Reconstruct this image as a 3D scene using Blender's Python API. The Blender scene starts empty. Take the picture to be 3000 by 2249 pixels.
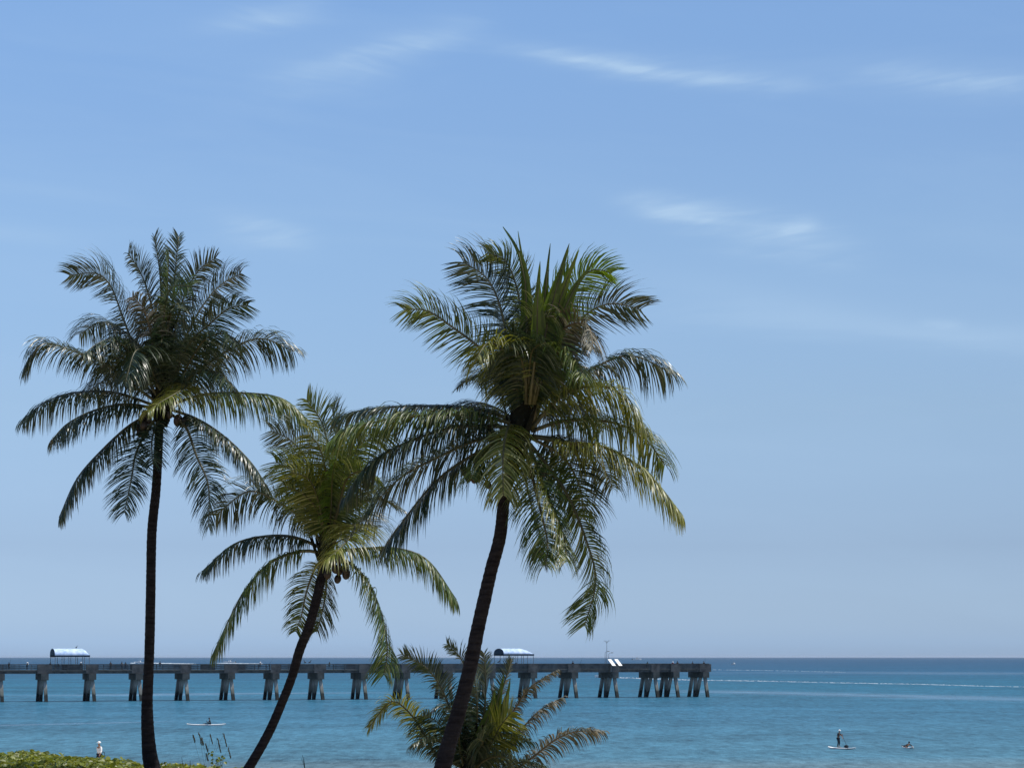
import bpy, bmesh, math, random
from mathutils import Vector, Matrix
import numpy as np
R = math.radians
SC = bpy.context.scene
COL = SC.collection
random.seed(7)

# ------------------------------------------------------------------ camera
F = 6400.0                      # focal length in pixels of a 3000 px wide frame
CAMZ = 9.1                      # eye height over the sea
HOR = 1924.0                    # row of the horizon
cam = bpy.data.objects.new('camera', bpy.data.cameras.new('camera'))
COL.objects.link(cam); SC.camera = cam
cam.location = (0, 0, CAMZ); cam.rotation_euler = (R(90), 0, 0)
cam.data.sensor_width = 36.0; cam.data.lens = 36.0 * F / 3000.0
cam.data.shift_y = (HOR - 1124.5) / 3000.0
cam.data.clip_start = 0.5; cam.data.clip_end = 200000

# ------------------------------------------------------------------ light
SUN_AZ = R(80)      # clockwise from +Y (the view direction) towards +X
SUN_EL = R(66)
sun = bpy.data.objects.new('sun', bpy.data.lights.new('sun', 'SUN'))
COL.objects.link(sun)
sun.data.energy = 5.0; sun.data.angle = R(0.5); sun.data.color = (1, .955, .88)
sd = Vector((math.sin(SUN_AZ)*math.cos(SUN_EL), math.cos(SUN_AZ)*math.cos(SUN_EL), math.sin(SUN_EL)))
sun.rotation_euler = (-sd).to_track_quat('-Z', 'Y').to_euler()
sun.location = sd * 300
SC.view_settings.view_transform = 'Standard'; SC.view_settings.look = 'None'
SC.view_settings.exposure = 0.0; SC.view_settings.gamma = 1
SC.view_settings.use_curve_mapping = False

# node helper -------------------------------------------------------
class NT:
    def __init__(s, tree): s.t = tree
    def n(s, typ, **kw):
        nd = s.t.nodes.new(typ)
        for k, v in kw.items():
            if k == 'ins':
                for i, x in v.items(): s.put(nd, i, x)
            else: setattr(nd, k, v)
        return nd
    def put(s, nd, i, x):
        if isinstance(x, bpy.types.NodeSocket): s.t.links.new(x, nd.inputs[i])
        else: nd.inputs[i].default_value = x
    def math(s, op, a, b=0.0, c=None, clamp=False):
        nd = s.t.nodes.new('ShaderNodeMath'); nd.operation = op; nd.use_clamp = clamp
        s.put(nd, 0, a); s.put(nd, 1, b)
        if c is not None: s.put(nd, 2, c)
        return nd.outputs[0]
    def ramp(s, fac, stops, interp='LINEAR'):
        nd = s.t.nodes.new('ShaderNodeValToRGB'); s.put(nd, 0, fac)
        cr = nd.color_ramp; cr.interpolation = interp
        while len(cr.elements) < len(stops): cr.elements.new(0.5)
        for e, (p, c) in zip(cr.elements, stops):
            e.position = p; e.color = (*c, 1) if len(c) == 3 else c
        return nd.outputs[0]
    def mix(s, fac, a, b, typ='MIX'):
        nd = s.t.nodes.new('ShaderNodeMixRGB'); nd.blend_type = typ
        s.put(nd, 0, fac); s.put(nd, 1, a); s.put(nd, 2, b); return nd.outputs[0]
    def noise(s, vec, scale, detail=3, rough=.5, dist=0.0):
        nd = s.t.nodes.new('ShaderNodeTexNoise')
        if vec is not None: s.put(nd, 'Vector', vec)
        nd.inputs['Scale'].default_value = scale; nd.inputs['Detail'].default_value = detail
        nd.inputs['Roughness'].default_value = rough; nd.inputs['Distortion'].default_value = dist
        return nd.outputs['Fac']
    def mapping(s, vec, scale=(1,1,1), rot=(0,0,0), loc=(0,0,0)):
        nd = s.t.nodes.new('ShaderNodeMapping'); s.put(nd, 0, vec)
        nd.inputs['Scale'].default_value = scale; nd.inputs['Rotation'].default_value = rot
        nd.inputs['Location'].default_value = loc
        return nd.outputs[0]

# ------------------------------------------------------------------ sky
W = bpy.data.worlds.new('World'); SC.world = W; W.use_nodes = True
W.node_tree.nodes.clear()
w = NT(W.node_tree)
sky = w.n('ShaderNodeTexSky', sky_type='NISHITA', sun_disc=False, sun_elevation=SUN_EL,
          sun_rotation=SUN_AZ, altitude=0, air_density=1.0, dust_density=0.6, ozone_density=2.0)
tc = w.n('ShaderNodeTexCoord').outputs['Generated']
sx = w.n('ShaderNodeSeparateXYZ', ins={0: tc})
dx, dy, dz = sx.outputs
TINT = True
elev = w.math('ARCSINE', w.math('MAXIMUM', dz, 0.0))
e01 = w.math('DIVIDE', elev, R(90))
tint = w.ramp(w.math('POWER', e01, 0.5), [(0.06615657170835162, (0.3659, 0.5414, 0.9884)), (0.17944744414231462, (0.3458, 0.4223, 0.6427)), (0.26779234447958233, (0.4681, 0.5122, 0.6081)), (0.34684411402994125, (0.5604, 0.61, 0.671)), (0.38577643917578985, (0.5602, 0.6221, 0.6952)), (0.4279857362654205, (0.584, 0.6637, 0.7413)), (0.6, (0.45, 0.5, 0.575)), (1.0, (0.45, 0.5, 0.55))])
azf = w.math('SUBTRACT', 1.0, w.math('MULTIPLY', w.math('MAXIMUM', w.math('MINIMUM', w.math('ARCTAN2', dx, dy), .25), -.25), .38))
azf = w.math('MULTIPLY', azf, 2.0)
tint = w.mix(1.0, tint, w.n('ShaderNodeCombineXYZ', ins={0: azf, 1: azf, 2: azf}).outputs[0], 'MULTIPLY')
#TINTLINE
base = w.mix(1.0, sky.outputs[0], tint, 'MULTIPLY') if TINT else sky.outputs[0]
# thin cirrus streaks high in the air over the sea, laid out by compass bearing and elevation
az = w.math('ARCTAN2', dx, dy)
def bearing(px): return math.atan((px-1500)/F)
def elevat(px, py): return math.atan((HOR-py)/math.hypot(F, px-1500))
cvec = w.n('ShaderNodeCombineXYZ', ins={0: az, 1: elev, 2: 0.0}).outputs[0]
def streaks(seed, ang, sc, det=5):
    v = w.mapping(cvec, rot=(0, 0, R(ang)), loc=(seed, seed*.37, 0))
    v = w.mapping(v, scale=(sc*.16, sc*1.1, 1))
    return w.noise(v, 1.0, det, .55, .6)
n1 = streaks(3.1, 10, 110, 7); n2 = streaks(8.2, -8, 150, 7); n3 = streaks(1.7, 3, 34, 6)
def wisp(x0, y0, x1, y1, wid, amt, n, end=1.0, lo=.3, hi=.75):
    a0, e0 = bearing(x0), elevat(x0, y0); a1, e1 = bearing(x1), elevat(x1, y1)
    L = math.hypot(a1-a0, e1-e0); ux, uy = (a1-a0)/L, (e1-e0)/L
    cx, cy = (a0+a1)/2, (e0+e1)/2
    X = w.math('SUBTRACT', az, cx); Y = w.math('SUBTRACT', elev, cy)
    wv = w.math('MULTIPLY', w.math('SUBTRACT', n3, .5), wid/F*3.0)
    Y = w.math('ADD', Y, wv)
    p = w.math('ADD', w.math('MULTIPLY', X, ux/(L*.42)), w.math('MULTIPLY', Y, uy/(L*.42)))
    wid *= .85
    q = w.math('ADD', w.math('MULTIPLY', X, -uy/(wid/F)), w.math('MULTIPLY', Y, ux/(wid/F)))
    p4 = w.math('POWER', w.math('ABSOLUTE', p), 2.6)
    g = w.math('EXPONENT', w.math('MULTIPLY', w.math('ADD', p4, w.math('MULTIPLY', q, q)), -1.0))
    m = w.n('ShaderNodeMapRange', ins={0: n, 1: lo+.1, 2: hi+.12}); m.interpolation_type = 'SMOOTHSTEP'
    return w.math('MULTIPLY', w.math('MULTIPLY', g, w.math('ADD', .30, w.math('MULTIPLY', m.outputs[0], .62))), amt)
ws = [wisp(1470, 140, 1960, 212, 28, .52, n2, lo=.2, hi=.6), wisp(1640, 185, 2420, 250, 42, .46, n2, lo=.2, hi=.6),
      wisp(760, 215, 1180, 185, 62, .42, n1, lo=.2, hi=.7), wisp(1020, 150, 1420, 85, 48, .5, n1, lo=.25, hi=.65),
      wisp(560, 75, 960, 10, 40, .36, n1, lo=.2, hi=.6),
      wisp(1810, 595, 2160, 675, 42, .62, n2, lo=.1, hi=.55), wisp(2000, 650, 2520, 750, 58, .44, n2, lo=.15, hi=.6),
      wisp(2280, 700, 2400, 660, 30, .35, n2, lo=.1, hi=.5),
      wisp(610, 650, 930, 720, 52, .42, n2, lo=.15, hi=.6),
      wisp(2480, 200, 3150, 255, 44, .42, n2, lo=.2, hi=.6), wisp(1750, 800, 3250, 1060, 75, .3, n3, lo=.2, hi=.7),
      wisp(2600, 1010, 3500, 1010, 90, .3, n3, lo=.2, hi=.7), wisp(2690, 935, 2830, 945, 20, .3, n2, lo=.2, hi=.6),
      wisp(-400, 520, 500, 600, 36, .22, n3, lo=.2, hi=.7), wisp(-300, 660, 260, 700, 30, .2, n3, lo=.2, hi=.7)]
cl = ws[0]
for x in ws[1:]: cl = w.math('ADD', cl, x)
front = w.math('GREATER_THAN', dy, 0.0)
cl = w.math('MULTIPLY', w.math('MINIMUM', cl, .8), front)
soft = w.math('MULTIPLY', w.math('SUBTRACT', n3, .45), .25)
cl = w.math('ADD', cl, w.math('MAXIMUM', soft, 0.0))
base = w.mix(w.math('MINIMUM', w.math('MULTIPLY', cl, 1.5), .8), base, (4.5, 6.3, 8.5, 1))
bg = w.n('ShaderNodeBackground', ins={0: base, 1: 0.1})
w.n('ShaderNodeOutputWorld', ins={0: bg.outputs[0]})

# ------------------------------------------------------------------ tools
def px(x, y, d):
    return Vector(((x-1500)/F*d, d, CAMZ-(y-HOR)/F*d))
def tag(o, label=None, cat=None, group=None, kind=None):
    if label: o['label'] = label
    if cat: o['category'] = cat
    if group: o['group'] = group
    if kind: o['kind'] = kind
    return o
def empty(name, loc, rz=0.0):
    o = bpy.data.objects.new(name, None); COL.objects.link(o)
    o.location = loc; o.rotation_euler.z = rz; o.empty_display_size = .2
    return o
def copy_tree(o, parent=None):
    c = o.copy(); COL.objects.link(c); c.parent = parent
    for ch in [k for k in o.children]: copy_tree(ch, c)
    return c
class MB:
    def __init__(s): s.v = []; s.f = []; s.m = []
    def quad(s, a, b, c, d, m=0):
        i = len(s.v); s.v += [a, b, c, d]; s.f.append((i, i+1, i+2, i+3)); s.m.append(m)
    def tri(s, a, b, c, m=0):
        i = len(s.v); s.v += [a, b, c]; s.f.append((i, i+1, i+2)); s.m.append(m)
    def box(s, c, h, M=None, m=0, bev=0.0):
        i = len(s.v)
        for z in (-1, 1):
            for y in (-1, 1):
                for x in (-1, 1):
                    p = Vector((x*h[0], y*h[1], z*h[2]))
                    if M: p = M @ p
                    s.v.append(tuple(Vector(c)+p))
        for q in ((0,2,3,1),(4,5,7,6),(0,1,5,4),(2,6,7,3),(0,4,6,2),(1,3,7,5)):
            s.f.append(tuple(i+k for k in q)); s.m.append(m)
    def hexa(s, pts, m=0):          # 4 bottom then 4 top, counter clockwise
        i = len(s.v); s.v += [tuple(p) for p in pts]
        for q in ((3,2,1,0),(4,5,6,7),(0,1,5,4),(1,2,6,5),(2,3,7,6),(3,0,4,7)):
            s.f.append(tuple(i+k for k in q)); s.m.append(m)
    def tube(s, pts, rad, n=8, m=0, cap=True, jit=0.0):
        pts = [Vector(p) for p in pts]; rings = []
        T0 = (pts[1]-pts[0]).normalized()
        U = T0.orthogonal().normalized()
        for k, p in enumerate(pts):
            T = (pts[min(k+1, len(pts)-1)]-pts[max(k-1, 0)]).normalized()
            U = (U - T*U.dot(T)).normalized(); V = T.cross(U)
            r = rad[k] if isinstance(rad, (list, tuple)) else rad
            i = len(s.v)
            for j in range(n):
                a = 2*math.pi*j/n; rr = r*(1+random.uniform(-jit, jit))
                s.v.append(tuple(p+(U*math.cos(a)+V*math.sin(a))*rr))
            rings.append(i)
        for a, b in zip(rings, rings[1:]):
            for j in range(n):
                k = (j+1) % n; s.f.append((a+j, a+k, b+k, b+j)); s.m.append(m)
        if cap:
            s.f.append(tuple(rings[0]+j for j in reversed(range(n)))); s.m.append(m)
            s.f.append(tuple(rings[-1]+j for j in range(n))); s.m.append(m)
    def ellipsoid(s, c, r, nu=10, nv=7, m=0, M=None):
        i = len(s.v)
        for a in range(1, nv):
            t = math.pi*a/nv
            for b in range(nu):
                p = 2*math.pi*b/nu
                q = Vector((r[0]*math.sin(t)*math.cos(p), r[1]*math.sin(t)*math.sin(p), r[2]*math.cos(t)))
                if M: q = M @ q
                s.v.append(tuple(Vector(c)+q))
        top = len(s.v); q = Vector((0,0,r[2])); q = M @ q if M else q
        s.v.append(tuple(Vector(c)+q)); s.v.append(tuple(Vector(c)-q))
        for b in range(nu):
            k = (b+1) % nu
            s.f.append((top, i+b, i+k)); s.m.append(m)
            e = i+(nv-2)*nu
            s.f.append((top+1, e+k, e+b)); s.m.append(m)
            for a in range(nv-2):
                s.f.append((i+a*nu+b, i+(a+1)*nu+b, i+(a+1)*nu+k, i+a*nu+k)); s.m.append(m)
    def build(s, name, mats, parent=None, smooth=False):
        me = bpy.data.meshes.new(name); me.from_pydata([tuple(v) for v in s.v], [], s.f)
        if not isinstance(mats, (list, tuple)): mats = [mats]
        for mt in mats: me.materials.append(mt)
        if len(mats) > 1: me.polygons.foreach_set('material_index', s.m)
        if smooth: me.polygons.foreach_set('use_smooth', [True]*len(me.polygons))
        me.update()
        o = bpy.data.objects.new(name, me); COL.objects.link(o); o.parent = parent
        return o

# ------------------------------------------------------------------ materials
def mat(name, col, rough=.7, spec=.3, var=.25, scale=3.0, bump=0.0, metal=0.0, coord='Object', col2=None, stretch=(1,1,1)):
    m = bpy.data.materials.new(name); m.use_nodes = True; t = m.node_tree; t.nodes.clear(); k = NT(t)
    v = k.n('ShaderNodeTexCoord').outputs[coord]; v = k.mapping(v, scale=stretch)
    nz = k.noise(v, scale, 5, .6)
    c2 = col2 or tuple(c*(1-var) for c in col); c1 = col if col2 else tuple(min(1, c*(1+var)) for c in col)
    c = k.ramp(nz, [(.3, c2), (.7, c1)])
    b = k.n('ShaderNodeBsdfPrincipled', ins={'Base Color': c, 'Roughness': rough, 'Specular IOR Level': spec, 'Metallic': metal})
    if bump:
        bp = k.n('ShaderNodeBump', ins={'Strength': bump, 'Height': nz, 'Distance': .05}); k.put(b, 'Normal', bp.outputs[0])
    k.n('ShaderNodeOutputMaterial', ins={0: b.outputs[0]})
    return m
def leaf_mat(name, cols, rough=.4, trans=.25, spec=.5, tcol=(.25, .3, .03)):
    m = bpy.data.materials.new(name); m.use_nodes = True; t = m.node_tree; t.nodes.clear(); k = NT(t)
    g = k.n('ShaderNodeNewGeometry')
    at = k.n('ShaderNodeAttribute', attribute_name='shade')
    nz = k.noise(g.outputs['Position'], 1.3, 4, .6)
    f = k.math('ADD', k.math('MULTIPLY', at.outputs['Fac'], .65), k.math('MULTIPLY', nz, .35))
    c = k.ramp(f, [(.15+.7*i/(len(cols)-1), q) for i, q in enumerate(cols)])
    b = k.n('ShaderNodeBsdfPrincipled', ins={'Base Color': c, 'Roughness': rough, 'Specular IOR Level': spec})
    tr = k.n('ShaderNodeBsdfTranslucent', ins={0: k.mix(.6, c, (*tcol, 1))})
    mx = k.n('ShaderNodeMixShader', ins={0: trans, 1: b.outputs[0], 2: tr.outputs[0]})
    k.n('ShaderNodeOutputMaterial', ins={0: mx.outputs[0]})
    return m
M = {}
M['dark'] = leaf_mat('leaf_dark_shaded', [(.006,.018,.012), (.014,.033,.018), (.040,.060,.022), (.13,.145,.08)], .36, .14, .5, (.05,.08,.015))  # crown shade is put into this lowered leaf colour
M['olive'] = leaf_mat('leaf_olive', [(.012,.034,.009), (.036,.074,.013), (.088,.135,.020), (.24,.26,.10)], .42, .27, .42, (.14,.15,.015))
M['lit'] = leaf_mat('leaf_sunlit', [(.022,.042,.008), (.072,.100,.013), (.165,.185,.030), (.36,.36,.14)], .42, .3, .5, (.30,.28,.02))  # sunlight on the fronds put into a brighter, yellower olive
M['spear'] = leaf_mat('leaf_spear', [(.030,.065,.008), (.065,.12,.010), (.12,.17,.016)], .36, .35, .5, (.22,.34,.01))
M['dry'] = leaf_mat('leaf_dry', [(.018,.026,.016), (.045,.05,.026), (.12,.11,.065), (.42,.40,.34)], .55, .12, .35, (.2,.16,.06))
M['rachis'] = mat('frond_stem', (.10,.09,.03), .5, .4, .4, 4, col2=(.035,.035,.015))
M['rachis_dry'] = mat('frond_stem_dry', (.20,.16,.10), .6, .3, .4, 4, col2=(.08,.06,.03))
M['husk'] = mat('husk', (.009,.010,.006), .9, .1, .5, 6)
M['coconut'] = mat('coconut', (.045,.026,.014), .5, .4, .5, 5, col2=(.014,.011,.006))
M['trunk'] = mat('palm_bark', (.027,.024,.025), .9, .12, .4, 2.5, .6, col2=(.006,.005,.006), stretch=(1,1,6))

# ------------------------------------------------------------------ ground and sea
def sm(t): t = max(0, min(1, t)); return t*t*(3-2*t)
def ground(x, y):
    top = 5.0 + .87*sm((-x-2)/14.0) + .06*math.sin(x*.9+y*.4) + .05*math.sin(x*.33-y*.7)
    if y <= 68: return top
    if y <= 96: return top + (2.3-top)*sm((y-68)/28)
    if y <= 150: return 2.3 + (1.45-2.3)*(y-96)/54
    sh = 173.5-.05*max(-20, min(45, x))+.5*math.sin(x*.11)
    if y <= sh: return 1.45*(1-(y-150)/(sh-150))**.8
    return -.12*(y-sh)
def axis(lo, hi, step, far):
    a = list(np.arange(lo, hi+.01, step)); e = step
    l = []; p = lo
    while p > -far: e *= 1.5; p -= e; l.append(p)
    r_ = []; p = hi; e = step
    while p < far: e *= 1.5; p += e; r_.append(p)
    return list(reversed(l))+a+r_
gx = axis(-40, 40, 1.0, 6000); gy = [y for y in axis(40, 230, 1.0, 6000) if y < 231]
b = MB(); nx = len(gx)
for y in gy:
    for x in gx:
        xx = max(-60, min(60, x)); b.v.append((x, y, ground(xx, max(40, y)) if y > 40 else ground(xx, 40)))
for j in range(len(gy)-1):
    for i in range(nx-1): b.f.append((j*nx+i, j*nx+i+1, (j+1)*nx+i+1, (j+1)*nx+i)); b.m.append(0)
M['sand'] = mat('sand', (.42,.34,.24), .9, .1, .2, 1.5, .4)
tag(b.build('beach', M['sand'], smooth=True), kind='structure')

# the sea, one sheet from the shallows to beyond the horizon
ys = [150]
while ys[-1] < 60000: ys.append(ys[-1]*1.06+1)
xs = [-60000,-20000,-6000,-2000,-800,-300,-150,-75,0,75,150,300,800,2000,6000,20000,60000]
b = MB()
for y in ys:
    for x in xs: b.v.append((x, y, 0))
for j in range(len(ys)-1):
    for i in range(len(xs)-1): a = j*len(xs)+i; b.f.append((a, a+1, a+1+len(xs), a+len(xs))); b.m.append(0)
m = bpy.data.materials.new('sea_water'); m.use_nodes = True; m.node_tree.nodes.clear(); k = NT(m.node_tree)
pos = k.n('ShaderNodeNewGeometry').outputs['Position']
sp = k.n('ShaderNodeSeparateXYZ', ins={0: pos})
# depth of the water grows away from the beach: its colour goes from milky teal to deep blue
big = k.noise(k.mapping(pos, scale=(.004, .012, 1)), 1, 4, .6)
ly = k.math('LOGARITHM', k.math('MAXIMUM', sp.outputs[1], 1.0), 10.0)
t_ = k.math('DIVIDE', k.math('SUBTRACT', k.math('ADD', ly, k.math('MULTIPLY', k.math('SUBTRACT', big, .5), .22)), 2.25), 1.75)
deep = k.ramp(t_, [(0.0, (0.0909, 0.1624, 0.1975)), (0.03, (0.0531, 0.1464, 0.2042)), (0.18, (0.034, 0.1214, 0.1924)), (0.34, (0.0174, 0.1022, 0.1669)), (0.5, (0.0157, 0.0769, 0.1452)), (0.75, (0.0169, 0.0645, 0.1289)), (1.0, (0.0216, 0.067, 0.1271))])
#WATERLINE
w1 = k.noise(k.mapping(pos, scale=(.16, .050, 1), rot=(0,0,R(8))), 1, 6, .68, .4)
w2 = k.noise(k.mapping(pos, scale=(.80, .24, 1), rot=(0,0,R(-6))), 1, 6, .75, .3)
w3 = k.noise(k.mapping(pos, scale=(.012, .03, 1), rot=(0,0,R(-3))), 1, 5, .6, .4)
hgt = k.math('ADD', k.math('MULTIPLY', w1, .9), k.math('MULTIPLY', w2, .28))
bp = k.n('ShaderNodeBump', ins={'Strength': 1.0, 'Distance': 1.0, 'Height': hgt})
# light and dark of the chop, painted into the water colour by noise
vv = k.math('ADD', k.math('MULTIPLY', k.math('SUBTRACT', w2, .5), 1.7), k.math('MULTIPLY', k.math('SUBTRACT', w1, .5), .8))
vv = k.math('ADD', vv, k.math('MULTIPLY', k.math('SUBTRACT', w3, .5), .8))
vv = k.math('ADD', 1.0, k.math('MULTIPLY', vv, 1.35), clamp=False)
cmb = k.n('ShaderNodeCombineXYZ', ins={0: vv, 1: vv, 2: vv}).outputs[0]
deep = k.mix(1.0, deep, cmb, 'MULTIPLY')
df = k.n('ShaderNodeBsdfDiffuse', ins={0: deep, 'Normal': bp.outputs[0]})
gl = k.n('ShaderNodeBsdfGlossy', ins={0: (1,1,1,1), 'Roughness': .16, 'Normal': bp.outputs[0]})
# slicks: long strips of smoother water left by boats and currents, which mirror more of the sky
def slick(x0, y0, x1, y1, wd, soft):
    L = math.hypot(x1-x0, y1-y0); ux, uy = (x1-x0)/L, (y1-y0)/L
    X = k.math('SUBTRACT', sp.outputs[0], x0); Y = k.math('SUBTRACT', sp.outputs[1], y0)
    q = k.math('ADD', k.math('MULTIPLY', X, -uy), k.math('MULTIPLY', Y, ux))
    p = k.math('ADD', k.math('MULTIPLY', X, ux), k.math('MULTIPLY', Y, uy))
    q = k.math('ADD', q, k.math('MULTIPLY', k.math('SUBTRACT', w3, .5), wd*2.4))
    q = k.math('DIVIDE', q, wd); g = k.math('EXPONENT', k.math('MULTIPLY', k.math('MULTIPLY', q, q), -1))
    e = k.n('ShaderNodeMapRange', ins={0: p, 1: -soft, 2: soft}).outputs[0]; f = k.n('ShaderNodeMapRange', ins={0: k.math('SUBTRACT', L, p), 1: -soft, 2: soft}).outputs[0]
    return k.math('MULTIPLY', k.math('MULTIPLY', g, e), k.math('MULTIPLY', f, k.math('ADD', .35, k.math('MULTIPLY', w1, 1.1))))
sl = k.math('ADD', k.math('ADD', slick(48, 592, 118, 457, 17, 25), slick(-75, 284, -50, 309, 2.2, 6)), k.math('ADD', k.math('MULTIPLY', slick(170, 1320, 420, 1120, 90, 90), .6), slick(-110, 520, -40, 560, 12, 20)))
sl = k.math('MINIMUM', k.math('MULTIPLY', sl, .34), .5)
mx = k.n('ShaderNodeMixShader', ins={0: k.math('ADD', sl, .13), 1: df.outputs[0], 2: gl.outputs[0]})
k.n('ShaderNodeOutputMaterial', ins={0: mx.outputs[0]})
tag(b.build('sea', m), kind='structure')

# ------------------------------------------------------------------ palms
def crom(pts, n):
    P = [pts[0]*2-pts[1]]+pts+[pts[-1]*2-pts[-2]]; out = []
    for i in range(1, len(P)-2):
        for s in range(n):
            t = s/n; a, b_, c, d = P[i-1], P[i], P[i+1], P[i+2]
            out.append(.5*((2*b_)+(c-a)*t+(2*a-5*b_+4*c-d)*t*t+(3*b_-a-3*c+d)*t**3))
    out.append(P[-2]); return out
def resample(c, n):
    L = [0]
    for a, b_ in zip(c, c[1:]): L.append(L[-1]+(b_-a).length)
    out = []; j = 0
    for i in range(n+1):
        s = L[-1]*i/n
        while j < len(L)-2 and L[j+1] < s: j += 1
        f = (s-L[j])/max(1e-9, L[j+1]-L[j]); out.append(c[j].lerp(c[j+1], f))
    return out, L[-1]
def leaf_mesh(name, V, Fc, shade, mats, mi, parent):
    me = bpy.data.meshes.new(name); me.from_pydata(V, [], Fc)
    for mm in mats: me.materials.append(mm)
    me.polygons.foreach_set('material_index', mi)
    at = me.attributes.new('shade', 'FLOAT', 'POINT'); at.data.foreach_set('value', shade)
    me.polygons.foreach_set('use_smooth', [True]*len(me.polygons)); me.update()
    o = bpy.data.objects.new(name, me); COL.objects.link(o); o.parent = parent; return o
def frond(parent, org, pts, L, droop, roll, kind, rng, dens=1.0, bare=.13, lw=.0130, ang=None, wild=.06, side=None, sweep=(0,0)):
    c, tot = resample(crom(pts, 8), 60)
    V, Fc, S, MI = [], [], [], []; SW = Vector((sweep[0], 0, sweep[1]))
    # rachis: flattened tapering stalk
    tb = MB(); r0 = .045 if tot > 3 else .035
    tb.tube([p-org for p in c[::3]], [r0*(1-.86*i/20)+.004 for i in range(21)], 6)
    V += tb.v; Fc += tb.f; S += [.5]*len(tb.v); MI += [1]*len(tb.f)
    nl = int(tot*(1-bare)/.025*dens)
    UP = Vector((0, 0, 1))
    for sd_ in (-1, 1):
        gapc = rng.random()
        for i in range(nl):
            t = bare+(1-bare)*(i+rng.random()*.6)/nl
            # torn gaps where wind has bunched leaflets
            f = t*60; j = min(59, int(f)); p = c[j].lerp(c[j+1], f-j)
            T = (c[min(60, j+2)]-c[max(0, j-1)]).normalized()
            N = UP-T*T.dot(UP)
            if N.length < .05: N = Vector((0, -1, 0))-T*T.dot(Vector((0,-1,0)))
            N.normalize(); 
            N = Matrix.Rotation(R(roll), 3, T) @ N
            Sd = T.cross(N)*sd_
            u = (t-bare)/(1-bare)
            ll = L*(.55+.45*min(1, u/.22))*(1-.55*max(0, (u-.65)/.35)**2)*rng.uniform(.82, 1.08)
            if rng.random() < .04: ll *= rng.uniform(.3, .7)
            al = R((82 if ang is None else ang)*(1-u)+(44 if ang is None else ang*.5)*u+rng.gauss(0, 4))
            be = R(18-40*max(0, droop-.3)+rng.gauss(0, 6))
            bunch = .10*math.sin(u*31+gapc*6)+.07*math.sin(u*67+gapc*20)
            d = T*math.cos(al+bunch)+(Sd*math.cos(be)+N*math.sin(be))*math.sin(al+bunch)
            d += Vector((rng.gauss(0, wild), rng.gauss(0, wild), rng.gauss(0, wild)))*.6
            d.normalize(); seg = 5; q = p.copy()
            dr = droop*rng.uniform(.7, 1.35); tw = rng.gauss(0, .35)
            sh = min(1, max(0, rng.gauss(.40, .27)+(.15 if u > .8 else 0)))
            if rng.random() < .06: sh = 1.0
            base_ = len(V); wds = (.55, 1, 1, .8, .5, .06)
            w0 = lw*rng.uniform(.8, 1.25)
            for s_ in range(seg+1):
                Wd = T-d*T.dot(d)
                if Wd.length < .05: Wd = Sd-d*Sd.dot(d)
                Wd.normalize(); Wd = Matrix.Rotation(tw*(s_/seg), 3, d) @ Wd
                hw = w0*wds[s_]
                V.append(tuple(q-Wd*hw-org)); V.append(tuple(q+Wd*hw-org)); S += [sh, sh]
                if s_ < seg:
                    q = q+d*(ll/seg)
                    d = (d+Vector((0, 0, -1))*dr*(.30+.50*s_/seg)+SW*(.5+.5*s_/seg)).normalized()
                    a = base_+2*s_; Fc.append((a, a+1, a+3, a+2)); MI.append(0)
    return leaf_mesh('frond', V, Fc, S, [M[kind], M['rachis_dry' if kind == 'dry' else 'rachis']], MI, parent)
def spear_leaf(parent, org, pts, wid, kind, rng):
    """an unopened leaf: a folded blade of overlapping ribbons"""
    c, tot = resample(crom(pts, 8), 30); V, Fc, S, MI = [], [], [], []
    for i in range(16):
        off = rng.uniform(-1, 1); a0 = rng.uniform(0.28, .6); a1 = 1 if i < 6 else min(1, a0+rng.uniform(.35, .55)); sh = rng.random()
        base_ = len(V); n = 9
        for s_ in range(n+1):
            u = a0+(a1-a0)*s_/n; f = u*30; j = min(29, int(f)); p = c[j].lerp(c[j+1], f-j)
            T = (c[min(30, j+1)]-c[max(0, j-1)]).normalized(); X = T.cross(Vector((0, 1, .1))).normalized()
            prof = math.sin(math.pi*min(1, u*1.15)**.8)*wid*.5
            off_ = off*(1 if a1 < 1 else .35); hw = wid*.24*(1-s_/n)**.6+.004
            q = p+X*off_*prof+Vector((0, 1, 0))*off*off*.12+Vector((0,1,0))*rng.uniform(-.01,.01)-org
            V.append(tuple(q-X*hw+Vector((0, .02, 0)))); V.append(tuple(q+X*hw)); S += [sh, sh]
            if s_ < n: a = base_+2*s_; Fc.append((a, a+1, a+3, a+2)); MI.append(0)
    tb = MB(); tb.tube([p-org for p in c[:26:5]], [.04, .035, .03, .02, .012, .006][:len(c[:26:5])], 6)
    nV = len(V); V += tb.v; Fc += [tuple(q+nV for q in f) for f in tb.f]; S += [.5]*len(tb.v); MI += [1]*len(tb.f)
    return leaf_mesh('spear_leaf', V, Fc, S, [M[kind], M['rachis']], MI, parent)
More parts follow.
